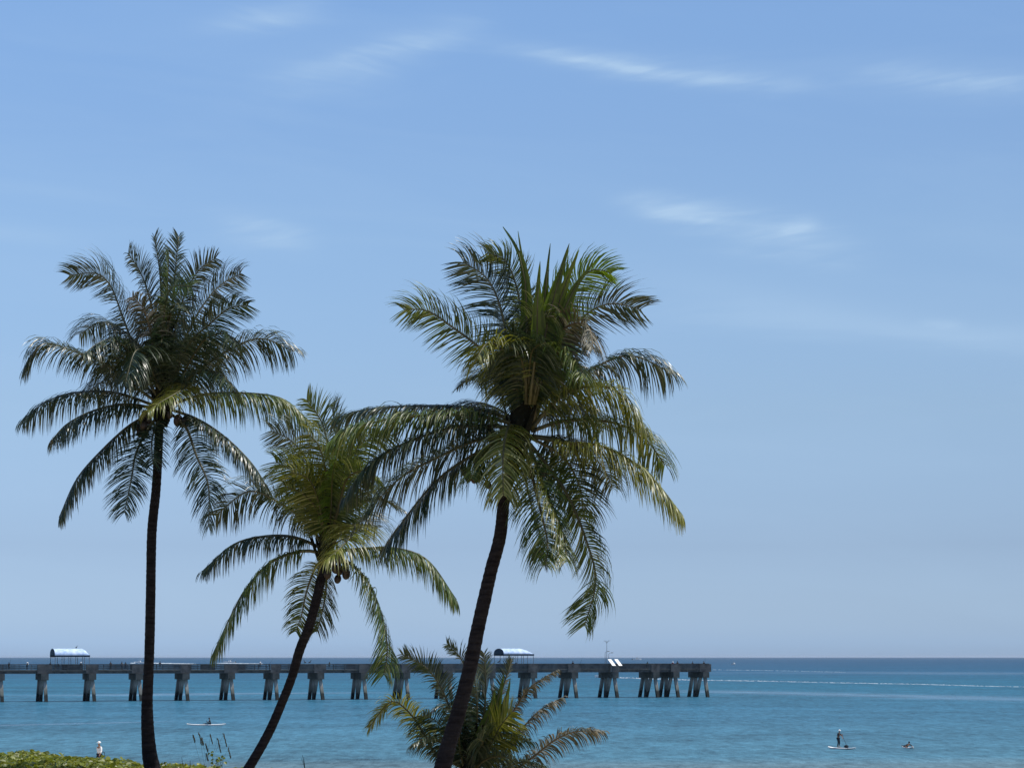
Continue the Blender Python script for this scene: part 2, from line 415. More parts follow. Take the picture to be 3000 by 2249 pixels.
def trunk(parent, org, pp, d, name='trunk'):
    pts = [px(x, y, d)-org for x, y, wd in pp]; rad = []
    for i, (x, y, wd) in enumerate(pp):
        a_, b_ = pp[max(0, i-1)], pp[min(len(pp)-1, i+1)]; rad.append(wd/F*d/2*(b_[1]-a_[1])/math.hypot(b_[0]-a_[0], b_[1]-a_[1])*.97)
    c = crom(pts, 24); n = len(c); rr = []
    for i in range(n):
        f = i/24; j = min(len(rad)-2, int(f)); rr.append(rad[j]+(rad[j+1]-rad[j])*(f-j))
    c2, L = resample(c, int(sum((a-b_).length for a, b_ in zip(c, c[1:]))/.055)); N = len(c2)-1
    rs = []
    for i in range(N+1):
        r = rr[min(n-1, int(i/N*(n-1)))]
        rs.append(r*(1+.018*(1 if i % 3 == 0 else -.4)+random.uniform(-.012, .012)))
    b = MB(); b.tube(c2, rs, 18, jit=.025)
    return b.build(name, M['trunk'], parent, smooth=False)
def coconuts(parent, org, cx, cy, d, n, spread, rng, r=.13):
    st = MB()
    a0 = px(cx, cy, d)
    for i in range(n):
        q = a0+Vector((rng.gauss(0, spread), rng.gauss(-.1, spread*.7), rng.gauss(0, spread*.8)))-org
        b = MB(); s_ = r*rng.uniform(.8, 1.15)
        Mx = Matrix.Rotation(rng.uniform(0, 3), 3, 'Z') @ Matrix.Rotation(rng.uniform(-.5, .5), 3, 'X')
        b.ellipsoid((0,0,0), (s_*.85, s_*.85, s_*1.15), 10, 7, M=Mx)
        b.v = [tuple(Vector(v)+q) for v in b.v]
        b.build('coconut', M['coconut'], parent, smooth=True)
        top = a0+Vector((0, .1, .55))-org
        st.tube([top, (top+q)/2+Vector((rng.gauss(0,.05), 0, .05)), q], [.02, .014, .01], 5)
    st.build('fruit_stalk', M['husk'], parent)
def crown_heart(parent, org, pts, rad, rng, d):
    """bases of the leaves: overlapping sheaths and fibre round the top of the trunk"""
    b = MB(); P = crom([px(x, y, d)-org for x, y in pts], 6)
    n = len(P); rr = [rad*(.75+.5*math.sin(math.pi*i/(n-1)))*(1-.55*(i/(n-1))**2) for i in range(n)]
    b.tube(P, rr, 12, jit=.12)
    for i in range(26):
        j = rng.randrange(1, n-2); p = P[j]; a = rng.uniform(0, 6.28)
        o = Vector((math.cos(a), math.sin(a), 0)); q = p+o*rr[j]*.8
        h = rng.uniform(.35, .8); wv = Vector((-o.y, o.x, 0))*rng.uniform(.05, .11)
        e = q+Vector((0, 0, h))+o*h*rng.uniform(.15, .6)
        b.hexa([q-wv, q+wv, q+wv+o*.05, q-wv+o*.05, e-wv*.3, e+wv*.3, e+wv*.3+o*.02, e-wv*.3+o*.02])
    b.build('crown_heart', M['husk'], parent)
REG = {'p': (40, 660, 1.842), 'q': (580, 1140, 1.974), 'r': (960, 640, 1.928), 's': (960, 1160, 2.087), 't': (1060, 1840, 2.989), '0': (0, 0, 1.0)}
def palm(label, d, tr, heart, hrad, leaves, nuts, seed, spears=(), core=5):
    rng = random.Random(seed)
    bx, by = tr[-1][0], tr[-1][1]
    org = px(bx, by, d); root = empty('coconut_palm', org)
    tag(root, label, 'palm tree', 'coconut palms on the dune')
    trunk(root, org, tr, d)
    crown_heart(root, org, heart, hrad, rng, d)
    for lf in leaves:
        reg, pts, dd, L, droop, roll, kind = lf[:7]; opt = lf[7] if len(lf) > 7 else {}
        ox, oy, sc = REG[reg]; n = len(pts)
        if isinstance(dd, (int, float)): dd = [dd*(i/(n-1)) for i in range(n)]
        P = [px(ox+x/sc, oy+y/sc, d+z) for (x, y), z in zip(pts, dd)]
        frond(root, org, P, L*(1.45 if droop >= .7 else 1.28)/F*d, droop, roll, kind, rng, **opt)
    # many short inner leaves crowd the growing point
    A, B_ = heart[1], heart[-1]; sz = d/60.0
    for i in range(core):
        t = rng.uniform(.1, .95); cx = A[0]+(B_[0]-A[0])*t; cy = A[1]+(B_[1]-A[1])*t
        a = rng.uniform(0, 6.28); el = rng.uniform(.5, 1.25); LL = rng.uniform(1.1, 1.9)*sz
        p0 = px(cx, cy, d); dirv = Vector((math.cos(a)*math.cos(el), math.sin(a)*math.cos(el), math.sin(el)))
        p1 = p0+dirv*LL*.5; p2 = p0+dirv*LL+Vector((0, 0, -.22*LL)); p3 = p2+(dirv*Vector((1,1,0)).length*.0+Vector((math.cos(a), math.sin(a), -.5)))*LL*.3
        frond(root, org, [p0, p1, p2, p3], .62*sz, .5, rng.uniform(-30, 30), 'dark', rng, dens=.8)
    for reg, pts, wid, kind, z in spears:
        ox, oy, sc = REG[reg]
        spear_leaf(root, org, [px(ox+x/sc, oy+y/sc, d+z*((i+1)/len(pts))**.7) for i, (x, y) in enumerate(pts)], wid/F*d, kind, rng)
    for (cx, cy, n, spread, r) in nuts: coconuts(root, org, cx, cy, d, n, spread, rng, r)
    return root
D_, O_, S_, Y_, L_ = 'dark', 'olive', 'spear', 'dry', 'lit'
# --- left palm
palm('tall straight coconut palm at the left, rising from the green leaf cover', 62,
  [(476,1215,26),(468,1241,27),(458,1424,28),(445,1560,29),(441,1763,29),(437,1926,30),(431,2075,30),(437,2197,34),(447,2252,42),(452,2290,56)],
  [(474,1250),(476,1200),(480,1120),(486,1020),(490,930)], .21,
  [('p',[(790,960),(690,760),(590,500),(530,340),(450,260),(300,270)],1.2,92,.2,60,D_,dict(sweep=(-.38,-.06))),
   ('p',[(780,960),(600,830),(480,740),(300,670),(150,640),(60,770)],-.8,88,.75,14,D_),
   ('p',[(780,980),(560,905),(350,900),(180,950),(52,1048)],.4,85,1.0,5,D_),
   ('p',[(780,990),(600,965),(430,1000),(290,1070),(212,1150)],-1.6,72,1.2,10,D_),
   ('p',[(780,1010),(640,1070),(480,1210),(340,1370),(245,1575)],-.5,62,1.3,12,D_),
   ('p',[(780,1020),(720,1110),(660,1230),(635,1370),(598,1550)],-1.6,78,.35,5,D_),
   ('p',[(800,1020),(760,1100),(745,1180),(752,1290)],-1.2,60,.5,0,D_),
   ('p',[(840,1010),(930,1090),(985,1240),(1050,1400),(1052,1625)],-1.4,76,.55,55,D_),
   ('p',[(840,990),(1000,1050),(1150,1150),(1290,1290),(1385,1440)],-.6,72,1.1,-14,D_),
   ('p',[(840,970),(1030,912),(1250,905),(1450,935),(1590,1050)],.6,92,1.25,-8,O_),
   ('p',[(830,950),(980,800),(1150,680),(1330,610),(1510,680)],1.0,92,.8,-32,D_),
   ('p',[(820,930),(940,650),(1050,540),(1160,450),(1265,430)],-1.6,70,.4,-50,D_,dict(sweep=(.34,-.05))),
   ('p',[(820,920),(930,600),(1030,420),(1120,320),(1225,260)],1.6,88,.25,-66,D_,dict(sweep=(.34,-.05))),
   ('p',[(820,900),(880,520),(940,340),(1010,230),(1092,178)],.3,62,.35,-60,D_),
   ('p',[(815,900),(850,520),(868,300),(890,60)],.2,56,.15,-70,D_),
   ('p',[(810,900),(800,520),(788,250),(758,60)],.4,58,.15,70,D_),
   ('p',[(812,900),(830,560),(830,360),(838,150)],-.6,60,.2,80,O_),
   ('p',[(800,900),(760,520),(700,290),(618,150)],.6,70,.35,60,D_),
   ('p',[(795,940),(700,690),(600,575),(480,520),(355,590)],2.2,80,.8,22,D_),
   ('p',[(790,950),(660,720),(540,620),(450,640),(375,700)],-2.2,80,.95,20,D_),
   ('p',[(820,930),(900,858),(935,868),(880,905),(800,950),(725,1000)],[0,-.6,-1.2,-1.9,-2.4,-2.7],66,.7,0,L_,dict(lw=.017)),
   ('p',[(810,930),(760,700),(735,560),(700,450),(640,385)],-1.8,50,.7,50,Y_),
   ('p',[(840,950),(960,720),(1040,610),(1150,585),(1200,640)],-1.9,80,.9,-25,D_),
   ('p',[(810,950),(740,760),(700,680),(650,690),(600,860)],-2.6,84,.9,20,D_),
   ('p',[(815,950),(880,700),(960,610),(1060,640),(1120,800)],2.7,80,.9,-20,D_),
   ('p',[(810,960),(720,720),(640,620),(560,650),(480,800)],2.8,80,.9,20,D_),
   ('p',[(810,940),(800,640),(820,420),(860,330),(960,330)],-1.6,70,.5,60,O_),
   ('p',[(820,980),(900,860),(1010,790),(1110,800),(1190,880)],-2.4,74,1.0,-20,D_),
   ('p',[(800,980),(700,850),(600,800),(500,830),(400,900)],2.0,74,1.0,20,D_),
   ('p',[(815,930),(800,620),(780,500),(740,480),(690,560)],1.8,70,.9,30,D_)],
  [(420,1256,6,.16,.13),(522,1240,5,.16,.13),(445,1235,4,.14,.13)], 11)
# --- middle palm
palm('shorter coconut palm between the two tall ones, its trunk curving up from lower left', 57,
  [(962,1600,28),(952,1636,29),(945,1672,29),(929,1748,30),(904,1839,30),(879,1900,28),(856,1980,28),(829,2050,30),(785,2150,32),(728,2249,35),(672,2335,46)],
  [(950,1660),(955,1610),(962,1560),(966,1500),(968,1430)], .19,
  [('q',[(740,940),(640,780),(460,650),(290,590),(100,730)],.8,92,.7,38,D_),
   ('q',[(740,930),(560,855),(380,850),(200,900),(25,1052)],.3,66,1.1,8,D_),
   ('q',[(740,950),(600,935),(420,1000),(280,1150),(200,1290),(90,1520)],-1.0,80,.95,22,O_),
   ('q',[(730,960),(670,1050),(625,1180),(600,1300),(565,1400)],1.0,66,.6,40,O_),
   ('q',[(740,960),(745,1080),(730,1230),(690,1400)],1.4,66,.6,60,D_),
   ('q',[(760,960),(870,1000),(980,1110),(1060,1300),(1095,1500),(1075,1650)],-.9,84,.7,-30,O_,dict(sweep=(-.25,-.1))),
   ('q',[(760,940),(950,922),(1150,920),(1330,990),(1495,1215)],-.2,80,1.15,-10,O_),
   ('q',[(755,930),(840,810),(905,785),(890,840),(820,920),(740,985)],[0,-.6,-1.3,-1.9,-2.4,-2.7],88,.7,0,L_,dict(lw=.017)),
   ('q',[(755,900),(765,620),(760,400),(720,200),(628,60)],.2,82,.25,62,O_),
   ('q',[(745,900),(700,600),(620,400),(530,290),(420,240)],1.1,95,.15,70,D_,dict(sweep=(-.38,-.06))),
   ('q',[(745,900),(690,620),(590,500),(450,420)],-.9,88,.25,55,O_,dict(sweep=(-.38,-.06))),
   ('q',[(755,900),(785,600),(800,350),(775,90)],1.2,90,.2,75,D_),
   ('q',[(760,900),(830,600),(880,400),(960,300),(1110,260)],-.4,84,.5,-52,O_),
   ('q',[(765,900),(850,710),(950,620),(1050,570)],1.4,78,.5,-50,D_),
   ('q',[(740,900),(690,700),(600,600),(500,560)],-1.6,78,.4,45,O_,dict(sweep=(-.38,-.06))),
   ('q',[(745,900),(700,660),(640,520),(540,480)],-1.9,84,.35,50,L_,dict(sweep=(-.38,-.06))),
   ('q',[(760,920),(840,790),(940,745),(1040,800)],1.9,80,.8,-30,D_),
   ('q',[(755,900),(820,660),(860,520),(960,470),(1040,520)],-1.8,84,.6,-40,O_),
   ('q',[(750,900),(740,640),(740,480),(700,330),(640,260)],-1.6,84,.3,60,L_,dict(sweep=(-.38,-.06))),
   ('q',[(755,900),(800,680),(830,540),(850,420),(900,330)],-1.2,80,.4,-60,O_),
   ('q',[(750,900),(700,740),(640,700),(560,720)],2.2,80,.8,30,D_),
   ('q',[(752,900),(770,660),(775,520),(790,420)],-1.4,70,.3,70,S_)],
  [(992,1670,9,.17,.11),(985,1655,4,.14,.1)], 23)
# --- right palm
palm('biggest coconut palm, leaning right, bright spear leaves at its top', 49,
  [(1500,1330,36),(1492,1400,36),(1478,1450,37),(1465,1570,39),(1440,1665,40),(1418,1760,42),(1398,1850,43),(1378,1950,44),(1358,2030,45),(1336,2110,48),(1314,2180,51),(1296,2249,54),(1270,2345,72)],
  [(1492,1380),(1512,1300),(1528,1220),(1542,1120),(1552,1020)], .24,
  [('r',[(1090,1180),(1010,960),(900,770),(700,610),(560,520),(430,515)],.8,112,.3,50,O_,dict(sweep=(-.30,-.08))),
   ('r',[(1095,1160),(1040,860),(980,520),(900,340),(765,245)],.5,132,.2,66,D_,dict(sweep=(-.42,-.04))),
   ('r',[(1110,1150),(1100,620),(1070,400),(1005,240),(900,195)],.2,84,.3,66,O_,dict(sweep=(-.3,0))),
   ('r',[(1150,1150),(1260,640),(1380,390),(1500,290),(1600,310)],-.5,96,.15,-60,S_,dict(sweep=(.34,-.05))),
   ('r',[(1160,1150),(1330,710),(1450,550),(1600,480),(1770,515)],.8,116,.25,-58,D_,dict(sweep=(.34,-.05))),
   ('r',[(1150,1150),(1270,720),(1370,600),(1470,610),(1500,740)],-1.7,90,.7,-40,Y_),
   ('r',[(1150,1180),(1350,960),(1530,830),(1720,775),(1940,870)],.6,112,.9,-22,D_),
   ('r',[(1150,1190),(1300,1020),(1460,950),(1640,980),(1800,1200)],-.5,112,.9,-24,L_),
   ('r',[(1150,1200),(1350,1140),(1600,1150),(1780,1230),(1905,1390)],.9,104,.9,-20,O_),
   ('r',[(1150,1230),(1350,1265),(1560,1290),(1800,1430),(1985,1650)],-.9,112,.9,-14,L_),
   ('r',[(1100,1170),(900,1085),(700,1060),(400,1062),(200,1082),(30,1130)],.5,96,1.0,12,D_),
   ('r',[(1100,1170),(850,1115),(600,1110),(330,1135),(130,1190),(20,1260)],-.7,108,.9,20,O_),
   ('r',[(1090,1190),(900,1170),(680,1185),(400,1285),(230,1400),(105,1570)],-.2,96,1.0,18,D_),
   ('r',[(1090,1210),(850,1250),(650,1335),(430,1450),(270,1600),(220,1660)],-1.0,104,.7,26,D_),
   ('r',[(1090,1220),(850,1320),(650,1450),(500,1610),(323,1850)],.3,112,.9,-18,D_),
   ('r',[(1060,1200),(1030,1165),(1005,1230),(990,1360),(992,1560)],[0,-.7,-1.3,-1.7,-1.9],92,.9,0,L_,dict(lw=.016,bare=.22)),
   ('r',[(1070,1200),(1000,1190),(900,1290),(830,1380),(810,1470)],-1.5,84,.8,20,O_),
   ('s',[(1200,220),(1280,430),(1360,640),(1440,850),(1465,1010)],-1.5,92,.75,-38,L_),
   ('s',[(1200,250),(1340,420),(1470,610),(1580,880),(1640,1130),(1570,1405)],-.5,104,.3,-48,O_,dict(sweep=(-.3,-.2))),
   ('s',[(1190,250),(1235,430),(1290,650),(1345,900),(1330,1030)],-1.7,92,.8,30,O_),
   ('s',[(1190,250),(1200,430),(1240,650),(1300,850),(1290,990)],.9,88,.6,50,D_),
   ('s',[(1230,250),(1400,340),(1490,440),(1550,590),(1560,740)],.6,96,.7,-45,D_),
   ('s',[(1230,240),(1420,265),(1560,330),(1680,430),(1740,560)],1.7,92,.9,-20,D_),
   ('r',[(1110,1150),(1050,900),(1000,760),(910,700),(840,790)],-1.8,100,.8,26,L_),
   ('r',[(1130,1130),(1130,820),(1160,660),(1210,560),(1290,560)],-1.1,80,.7,-60,O_),
   ('r',[(1130,1130),(1090,820),(1040,660),(960,600)],1.8,100,.5,50,D_),
   ('r',[(1130,1130),(1180,840),(1270,720),(1380,720)],1.8,100,.6,-45,D_),
   ('r',[(1130,1130),(1190,860),(1290,760),(1400,800),(1450,900)],-1.9,100,.8,-30,O_),
   ('r',[(1120,1130),(1110,860),(1060,740),(980,740)],-1.6,100,.8,30,D_),
   ('r',[(1130,1130),(1140,860),(1160,740),(1230,700)],-1.7,90,.7,-40,D_),
   ('r',[(1130,1130),(1120,900),(1090,700),(1020,640)],-.8,90,.6,50,D_),
   ('r',[(1120,1160),(1020,1110),(930,1060),(820,1040),(720,1110)],2.2,90,1.0,15,D_),
   ('r',[(1120,1170),(1240,1090),(1350,1050),(1480,1080),(1560,1190)],2.3,90,1.0,-15,D_),
   ('r',[(1140,1130),(1210,960),(1300,880),(1400,900)],2.0,96,.8,-30,D_),
   ('r',[(1120,1130),(1040,960),(960,900),(860,930)],2.0,96,.8,30,D_)],
  [(1392,1405,5,.12,.11),(1555,1385,4,.14,.12)], 37,
  [('r',[(1120,1050),(1125,600),(1110,300),(1060,150),(990,45)],30,'spear',-1.1),
   ('r',[(1125,1050),(1135,620),(1125,330),(1095,200),(1075,70)],24,'spear',-1.0),
   ('r',[(1140,1050),(1180,700),(1185,450),(1200,240)],40,'spear',-1.5),
   ('r',[(1150,1050),(1215,560),(1240,300),(1258,140)],26,'spear',-1.1),
   ('r',[(1160,1050),(1240,600),(1310,330),(1365,140)],46,'spear',-1.3),
   ('r',[(1160,1050),(1270,600),(1350,350),(1420,175)],46,'spear',-1.2),
   ('r',[(1165,1050),(1290,640),(1390,400),(1500,250)],40,'spear',-1.2)])
# --- young palm behind the leaning trunk
palm('young low coconut palm with wind-torn fronds partly behind the leaning trunk', 61,
  [(1380,2235,60),(1378,2262,66),(1372,2300,70),(1368,2335,74)],
  [(1378,2270),(1380,2240),(1384,2210),(1390,2160)], .24,
  [('t',[(900,1230),(640,1080),(520,880),(400,720),(250,640),(60,870)],-.6,56,.55,35,L_),
   ('t',[(900,1230),(800,800),(700,530),(560,340),(350,225)],.4,54,.25,58,D_),
   ('t',[(920,1230),(900,800),(910,500),(880,280),(745,140)],.7,50,.25,60,D_),
   ('t',[(950,1230),(1060,800),(1085,500),(1070,215)],-.2,46,.15,70,D_),
   ('t',[(960,1230),(1110,860),(1210,600),(1310,270)],.4,40,.2,-60,D_),
   ('t',[(980,1230),(1150,950),(1330,720),(1450,540),(1600,430),(1715,365)],-.4,30,.8,-20,Y_),
   ('t',[(1000,1280),(1110,1060),(1210,860),(1310,735)],-1.6,78,.15,-80,L_,dict(lw=.020)),
   ('t',[(1050,1280),(1300,1000),(1480,790),(1600,690),(1750,610)],.3,46,.9,-30,Y_),
   ('t',[(1200,1330),(1480,1140),(1700,970),(1890,900),(2115,905)],-.6,48,.8,-40,Y_),
   ('t',[(1150,1290),(1350,1180),(1500,1180),(1660,1240)],-1.2,40,.8,-40,D_),
   ('t',[(880,1240),(760,960),(650,810),(520,760)],-1.2,72,.7,40,D_),
   ('t',[(880,1240),(760,1060),(600,960),(440,1010)],-1.6,50,.8,30,D_),
   ('t',[(940,1230),(1000,900),(1010,650),(990,430)],-.8,64,.2,70,D_),
   ('t',[(960,1260),(1120,1060),(1280,960),(1480,980)],-1.6,50,.6,-40,D_),
   ('t',[(900,1260),(1000,1080),(1060,1000),(1010,960)],-2.0,80,.6,60,D_),
   ('t',[(900,1260),(860,1060),(840,900),(780,760)],-1.4,80,.4,60,D_),
   ('t',[(960,1260),(1080,1150),(1200,1120),(1340,1150)],-2.0,50,.6,-60,D_)],
  [], 51,
  [('t',[(980,1230),(1080,900),(1170,700),(1230,480),(1240,400)],34,'spear',-.5),
   ('t',[(980,1230),(1110,950),(1220,760),(1280,560),(1300,430)],34,'spear',-.7),
   ('t',[(960,1230),(1060,900),(1130,700),(1170,520)],36,'spear',-.6)])

#PART2
# ------------------------------------------------------------------ dune leaf cover
def leaf_round(V, Fc, S, c, s, rng, tilt):
    a = rng.uniform(0, 6.28); U = Vector((math.cos(a), math.sin(a), rng.gauss(0, tilt))).normalized()
    N = Vector((rng.gauss(0, tilt), rng.gauss(-.15, tilt), 1)).normalized(); Wv = N.cross(U).normalized(); N = U.cross(Wv)
    i = len(V); sh = min(1, max(0, rng.gauss(.45, .28)))
    cup = rng.uniform(.05, .35)*s
    prof = [(0, 0), (.3, .42), (.75, .5), (1.0, .28), (1.1, 0), (1.0, -.28), (.75, -.5), (.3, -.42)]
    for u, v_ in prof: V.append(tuple(c+U*u*s+Wv*v_*s+N*(cup*abs(v_)*2-cup*.4*u*u))); S.append(sh)
    V.append(tuple(c+U*.6*s-N*cup*.2)); S.append(sh)
    for q in range(8): Fc.append((i+q, i+(q+1) % 8, i+8))
M['cover'] = leaf_mat('leaf_cover', [(.04,.06,.008), (.105,.135,.014), (.17,.20,.022), (.30,.31,.06)], .42, .25, .4, (.32,.36,.02))
rng = random.Random(5)
V, Fc, S = [], [], []
for i in range(27000):
    x = rng.uniform(-24, -3.5); y = rng.uniform(55, 71.5)
    if y < 60 and x > -9 and rng.random() < .5: continue
    g = ground(x, y)
    bump_ = .10*math.sin(x*2.3+1.3*math.sin(y*1.7))+.07*math.sin(y*2.9+x*.8)+.05*math.sin(x*6.1+y*3)
    h = .11+bump_*.7
    edge = 1 if x < -8.5 else max(.25, 1-( x+8.5)/5)
    z = g+max(.02, h*edge)*rng.random()**.35
    if y > 69: z -= (y-69)*.05
    leaf_round(V, Fc, S, Vector((x, y, z)), rng.uniform(.09, .19), rng, .42)
co = leaf_mesh('leaf_ground_cover', V, Fc, S, [M['cover']], [0]*len(Fc), None)
tag(co, 'low yellow-green carpet of round beach leaves on the dune at the lower left', 'ground cover', kind='stuff')

def dune_plant(label, name, cat, base, stems, d, leafs=True, seed=1, group=None, m='cover', ls=.16):
    rg = random.Random(seed); org = px(base[0], base[1], d); org.z = ground(org.x, org.y)
    root = empty(name, org); tag(root, label, cat, group)
    sb = MB(); V, Fc, S = [], [], []
    for tip, wd in stems:
        T = px(tip[0], tip[1], d)-org; mid = T*.55+Vector((rg.uniform(-.03,.03), 0, .05))
        cs = crom([Vector((0,0,0)), mid, T], 4)
        sb.tube([tuple(p) for p in cs], [wd*(1-.6*i/8) for i in range(len(cs))], 5)
        if leafs:
            for i in range(leafs if isinstance(leafs, int) and leafs > 1 else 3):
                p = cs[-1-(i % 3)]; leaf_round(V, Fc, S, p+Vector((rg.uniform(-.05,.05), rg.uniform(-.05,.05), 0)), ls*rg.uniform(.7, 1.2), rg, .9)
    sb.build('stem', M['husk'], root)
    if leafs: leaf_mesh('leaves', V, Fc, S, [M[m]], [0]*len(Fc), root)
    return root
dune_plant('leafy sprig standing above the green cover, between the left and middle palm trunks', 'beach_shrub', 'shrub', (640,2262),
           [((636,2216),.010), ((620,2205),.008), ((655,2212),.008), ((640,2232),.008), ((648,2222),.008), ((625,2238),.008)], 63, 4, 3, 'plants on the dune', ls=.085)
dune_plant('low dark leafy tuft just right of the left palm trunk base', 'beach_shrub', 'shrub', (485,2262),
           [((478,2232),.006), ((486,2237),.006), ((470,2240),.006)], 63, 3, 4, 'plants on the dune', ls=.11)
dune_plant('bare dark twig poking up from the cover right of the left palm trunk', 'twig', 'twig', (541,2262),
           [((532,2215),.011)], 63, False, 5, 'twigs on the dune')
dune_plant('short dark curled twig next to the bare twig, nearer the leafy sprig', 'twig', 'twig', (553,2262),
           [((557,2226),.016)], 63, False, 6, 'twigs on the dune')
dune_plant('thin dark stick leaning at the bottom edge between the middle palm and the young palm', 'twig', 'twig', (902,2290),
           [((886,2210),.014), ((890,2216),.01), ((882,2217),.008)], 66, False, 7, 'twigs on the dune')
dune_plant('small grassy tips above the far left end of the leaf cover', 'beach_grass', 'grass tuft', (58,2222),
           [((45,2198),.004), ((37,2203),.004), ((78,2197),.007), ((48,2193),.003)], 67, False, 8, 'plants on the dune')
# sea oats: thin stalks with drooping seed heads
org = px(610, 2250, 64); org.z = ground(org.x, org.y)
so = empty('sea_oats', org); tag(so, 'thin sea oat stalks with seed heads above the leafy sprig', 'grass')
M['oat'] = mat('seed_head', (.16,.15,.11), .9, .1, .4, 9, col2=(.05,.06,.05))
rg = random.Random(3)
for hx, hy, L in [(566,2152,20),(583,2146,34),(591,2160,20),(616,2150,26),(637,2162,40),(655,2148,36),(603,2178,22),(669,2190,28),(604,2206,20)]:
    T = px(hx, hy, 64)-org; P = crom([Vector((0,0,0)), T*.5+Vector((rg.uniform(-.1,.1),0,.06)), T], 4)
    b = MB(); b.tube([tuple(p) for p in P], .003, 4); st = b.build('stalk', M['oat'], so)
    b = MB()
    for i in range(22):
        u = i/21; q = T+Vector((L/F*64*.25*u+rg.gauss(0,.008), rg.gauss(0,.012), -L/F*64*u))
        b.hexa([q+Vector(v)*.013 for v in ((-1,-1,-2),(1,-1,-2),(1,1,-2),(-1,1,-2),(-.5,-.5,2),(.5,-.5,2),(.5,.5,2),(-.5,.5,2))])
    b.build('seed_head', M['oat'], st)

# ------------------------------------------------------------------ pier
PA = Vector((-95.5, 446, 0)); PB = Vector((43.9, 498, 0)); AX = (PB-PA).normalized(); PR = Vector((-AX.y, AX.x, 0))  # PR points away from the shore view
def along(u):   # distance along the pier (from PA) seen in image column u
    k_ = (u-1500)/F; return (k_*PA.y-PA.x)/(AX.x-k_*AX.y)
def pp(s, t, z): return PA+AX*s+PR*t+Vector((0, 0, z))
M['conc'] = mat('pier_concrete', (.13,.13,.12), .9, .15, .3, .6, .5, col2=(.055,.058,.055))
M['timber'] = mat('pier_timber', (.15,.145,.14), .85, .15, .4, .8, .4, col2=(.05,.052,.055))
m = bpy.data.materials.new('pier_pile_concrete'); m.use_nodes = True; m.node_tree.nodes.clear(); k = NT(m.node_tree)
pos = k.n('ShaderNodeNewGeometry').outputs['Position']; z_ = k.n('ShaderNodeSeparateXYZ', ins={0: pos}).outputs[2]
nz = k.noise(k.mapping(pos, scale=(1.2, 1.2, .4)), 1, 5, .65)
zz = k.math('ADD', z_, k.math('MULTIPLY', k.math('SUBTRACT', nz, .5), 1.6))
cc = k.ramp(k.math('DIVIDE', zz, 4.5), [(.0, (.012,.016,.016)), (.30, (.014,.020,.018)), (.37, (.13,.14,.12)), (.75, (.34,.335,.31)), (1.0, (.20,.20,.185))])
cc = k.mix(.5, cc, k.ramp(nz, [(.35, (.25,.25,.25)), (.65, (1,1,1))]), 'MULTIPLY')
bb = k.n('ShaderNodeBsdfPrincipled', ins={'Base Color': cc, 'Roughness': .85})
k.n('ShaderNodeOutputMaterial', ins={0: bb.outputs[0]}); M['pile'] = m
pier = empty('fishing_pier', pp(0, 0, 0)); tag(pier, 'long concrete fishing pier with timber railings running out over the sea', 'pier')
def pobj(b, name, mm, par=None, smooth=False, o0=None):
    o0 = pier.location if o0 is None else o0
    b.v = [tuple(Vector(v)-o0) for v in b.v]; return b.build(name, mm, par or pier, smooth)
def pbox(b, s0, s1, t0, t1, z0, z1, m=0):
    b.hexa([pp(s0,t0,z0), pp(s1,t0,z0), pp(s1,t1,z0), pp(s0,t1,z0), pp(s0,t0,z1), pp(s1,t0,z1), pp(s1,t1,z1), pp(s0,t1,z1)], m)
caps_u = [2, 130.5, 270, 407, 543.8, 676.7, 807, 938, 1065.8, 1190, 1315, 1440, 1562, 1682, 1800.6, 1920, 1979, 2066]
bents = [along(u) for u in caps_u]
bents = [bents[0]-2*10.1, bents[0]-10.1]+bents
S0, S1 = bents[0]-8, bents[-1]+.9
TW = 7.0; rg = random.Random(2)
b = MB(); pbox(b, S0, S1, 0, TW, 6.20, 6.45); pobj(b, 'deck', M['conc'])
for t in (.25, 2.3, 4.4, 6.4):
    b = MB(); pbox(b, S0, S1-.1, t, t+.28, 5.72, 6.195); pobj(b, 'girder', M['timber'])
for i, s in enumerate(bents):
    b = MB(); pbox(b, s-.75, s+.75, -.6, TW+.6, 4.42+rg.uniform(-.04,.04), 5.715); pobj(b, 'pile_cap', M['conc'])
    for (tt, ds), (tb_, db) in [((.3,.1),(-1.1,.3)), ((2.3,-.1),(4.4,-.35)), ((5.2,.1),(5.6,.1)), ((6.7,-.1),(8.2,-.35))]:
        p = MB(); a = pp(s+ds, tt, 4.44); c = pp(s+db+rg.uniform(-.1,.1), tb_+rg.uniform(-.15,.15), -.8)
        h = .33
        p.hexa([c+AX*-h+PR*-h, c+AX*h+PR*-h, c+AX*h+PR*h, c+AX*-h+PR*h, a+AX*-h+PR*-h, a+AX*h+PR*-h, a+AX*h+PR*h, a+AX*-h+PR*h])
        pobj(p, 'pile', M['pile'])
    b = MB(); w_ = rg.uniform(.9, 1.5)
    pbox(b, s-w_, s+w_, -.14, -.02, 5.75, 7.52); 
    if i > 2: pobj(b, 'side_panel', M['timber'])
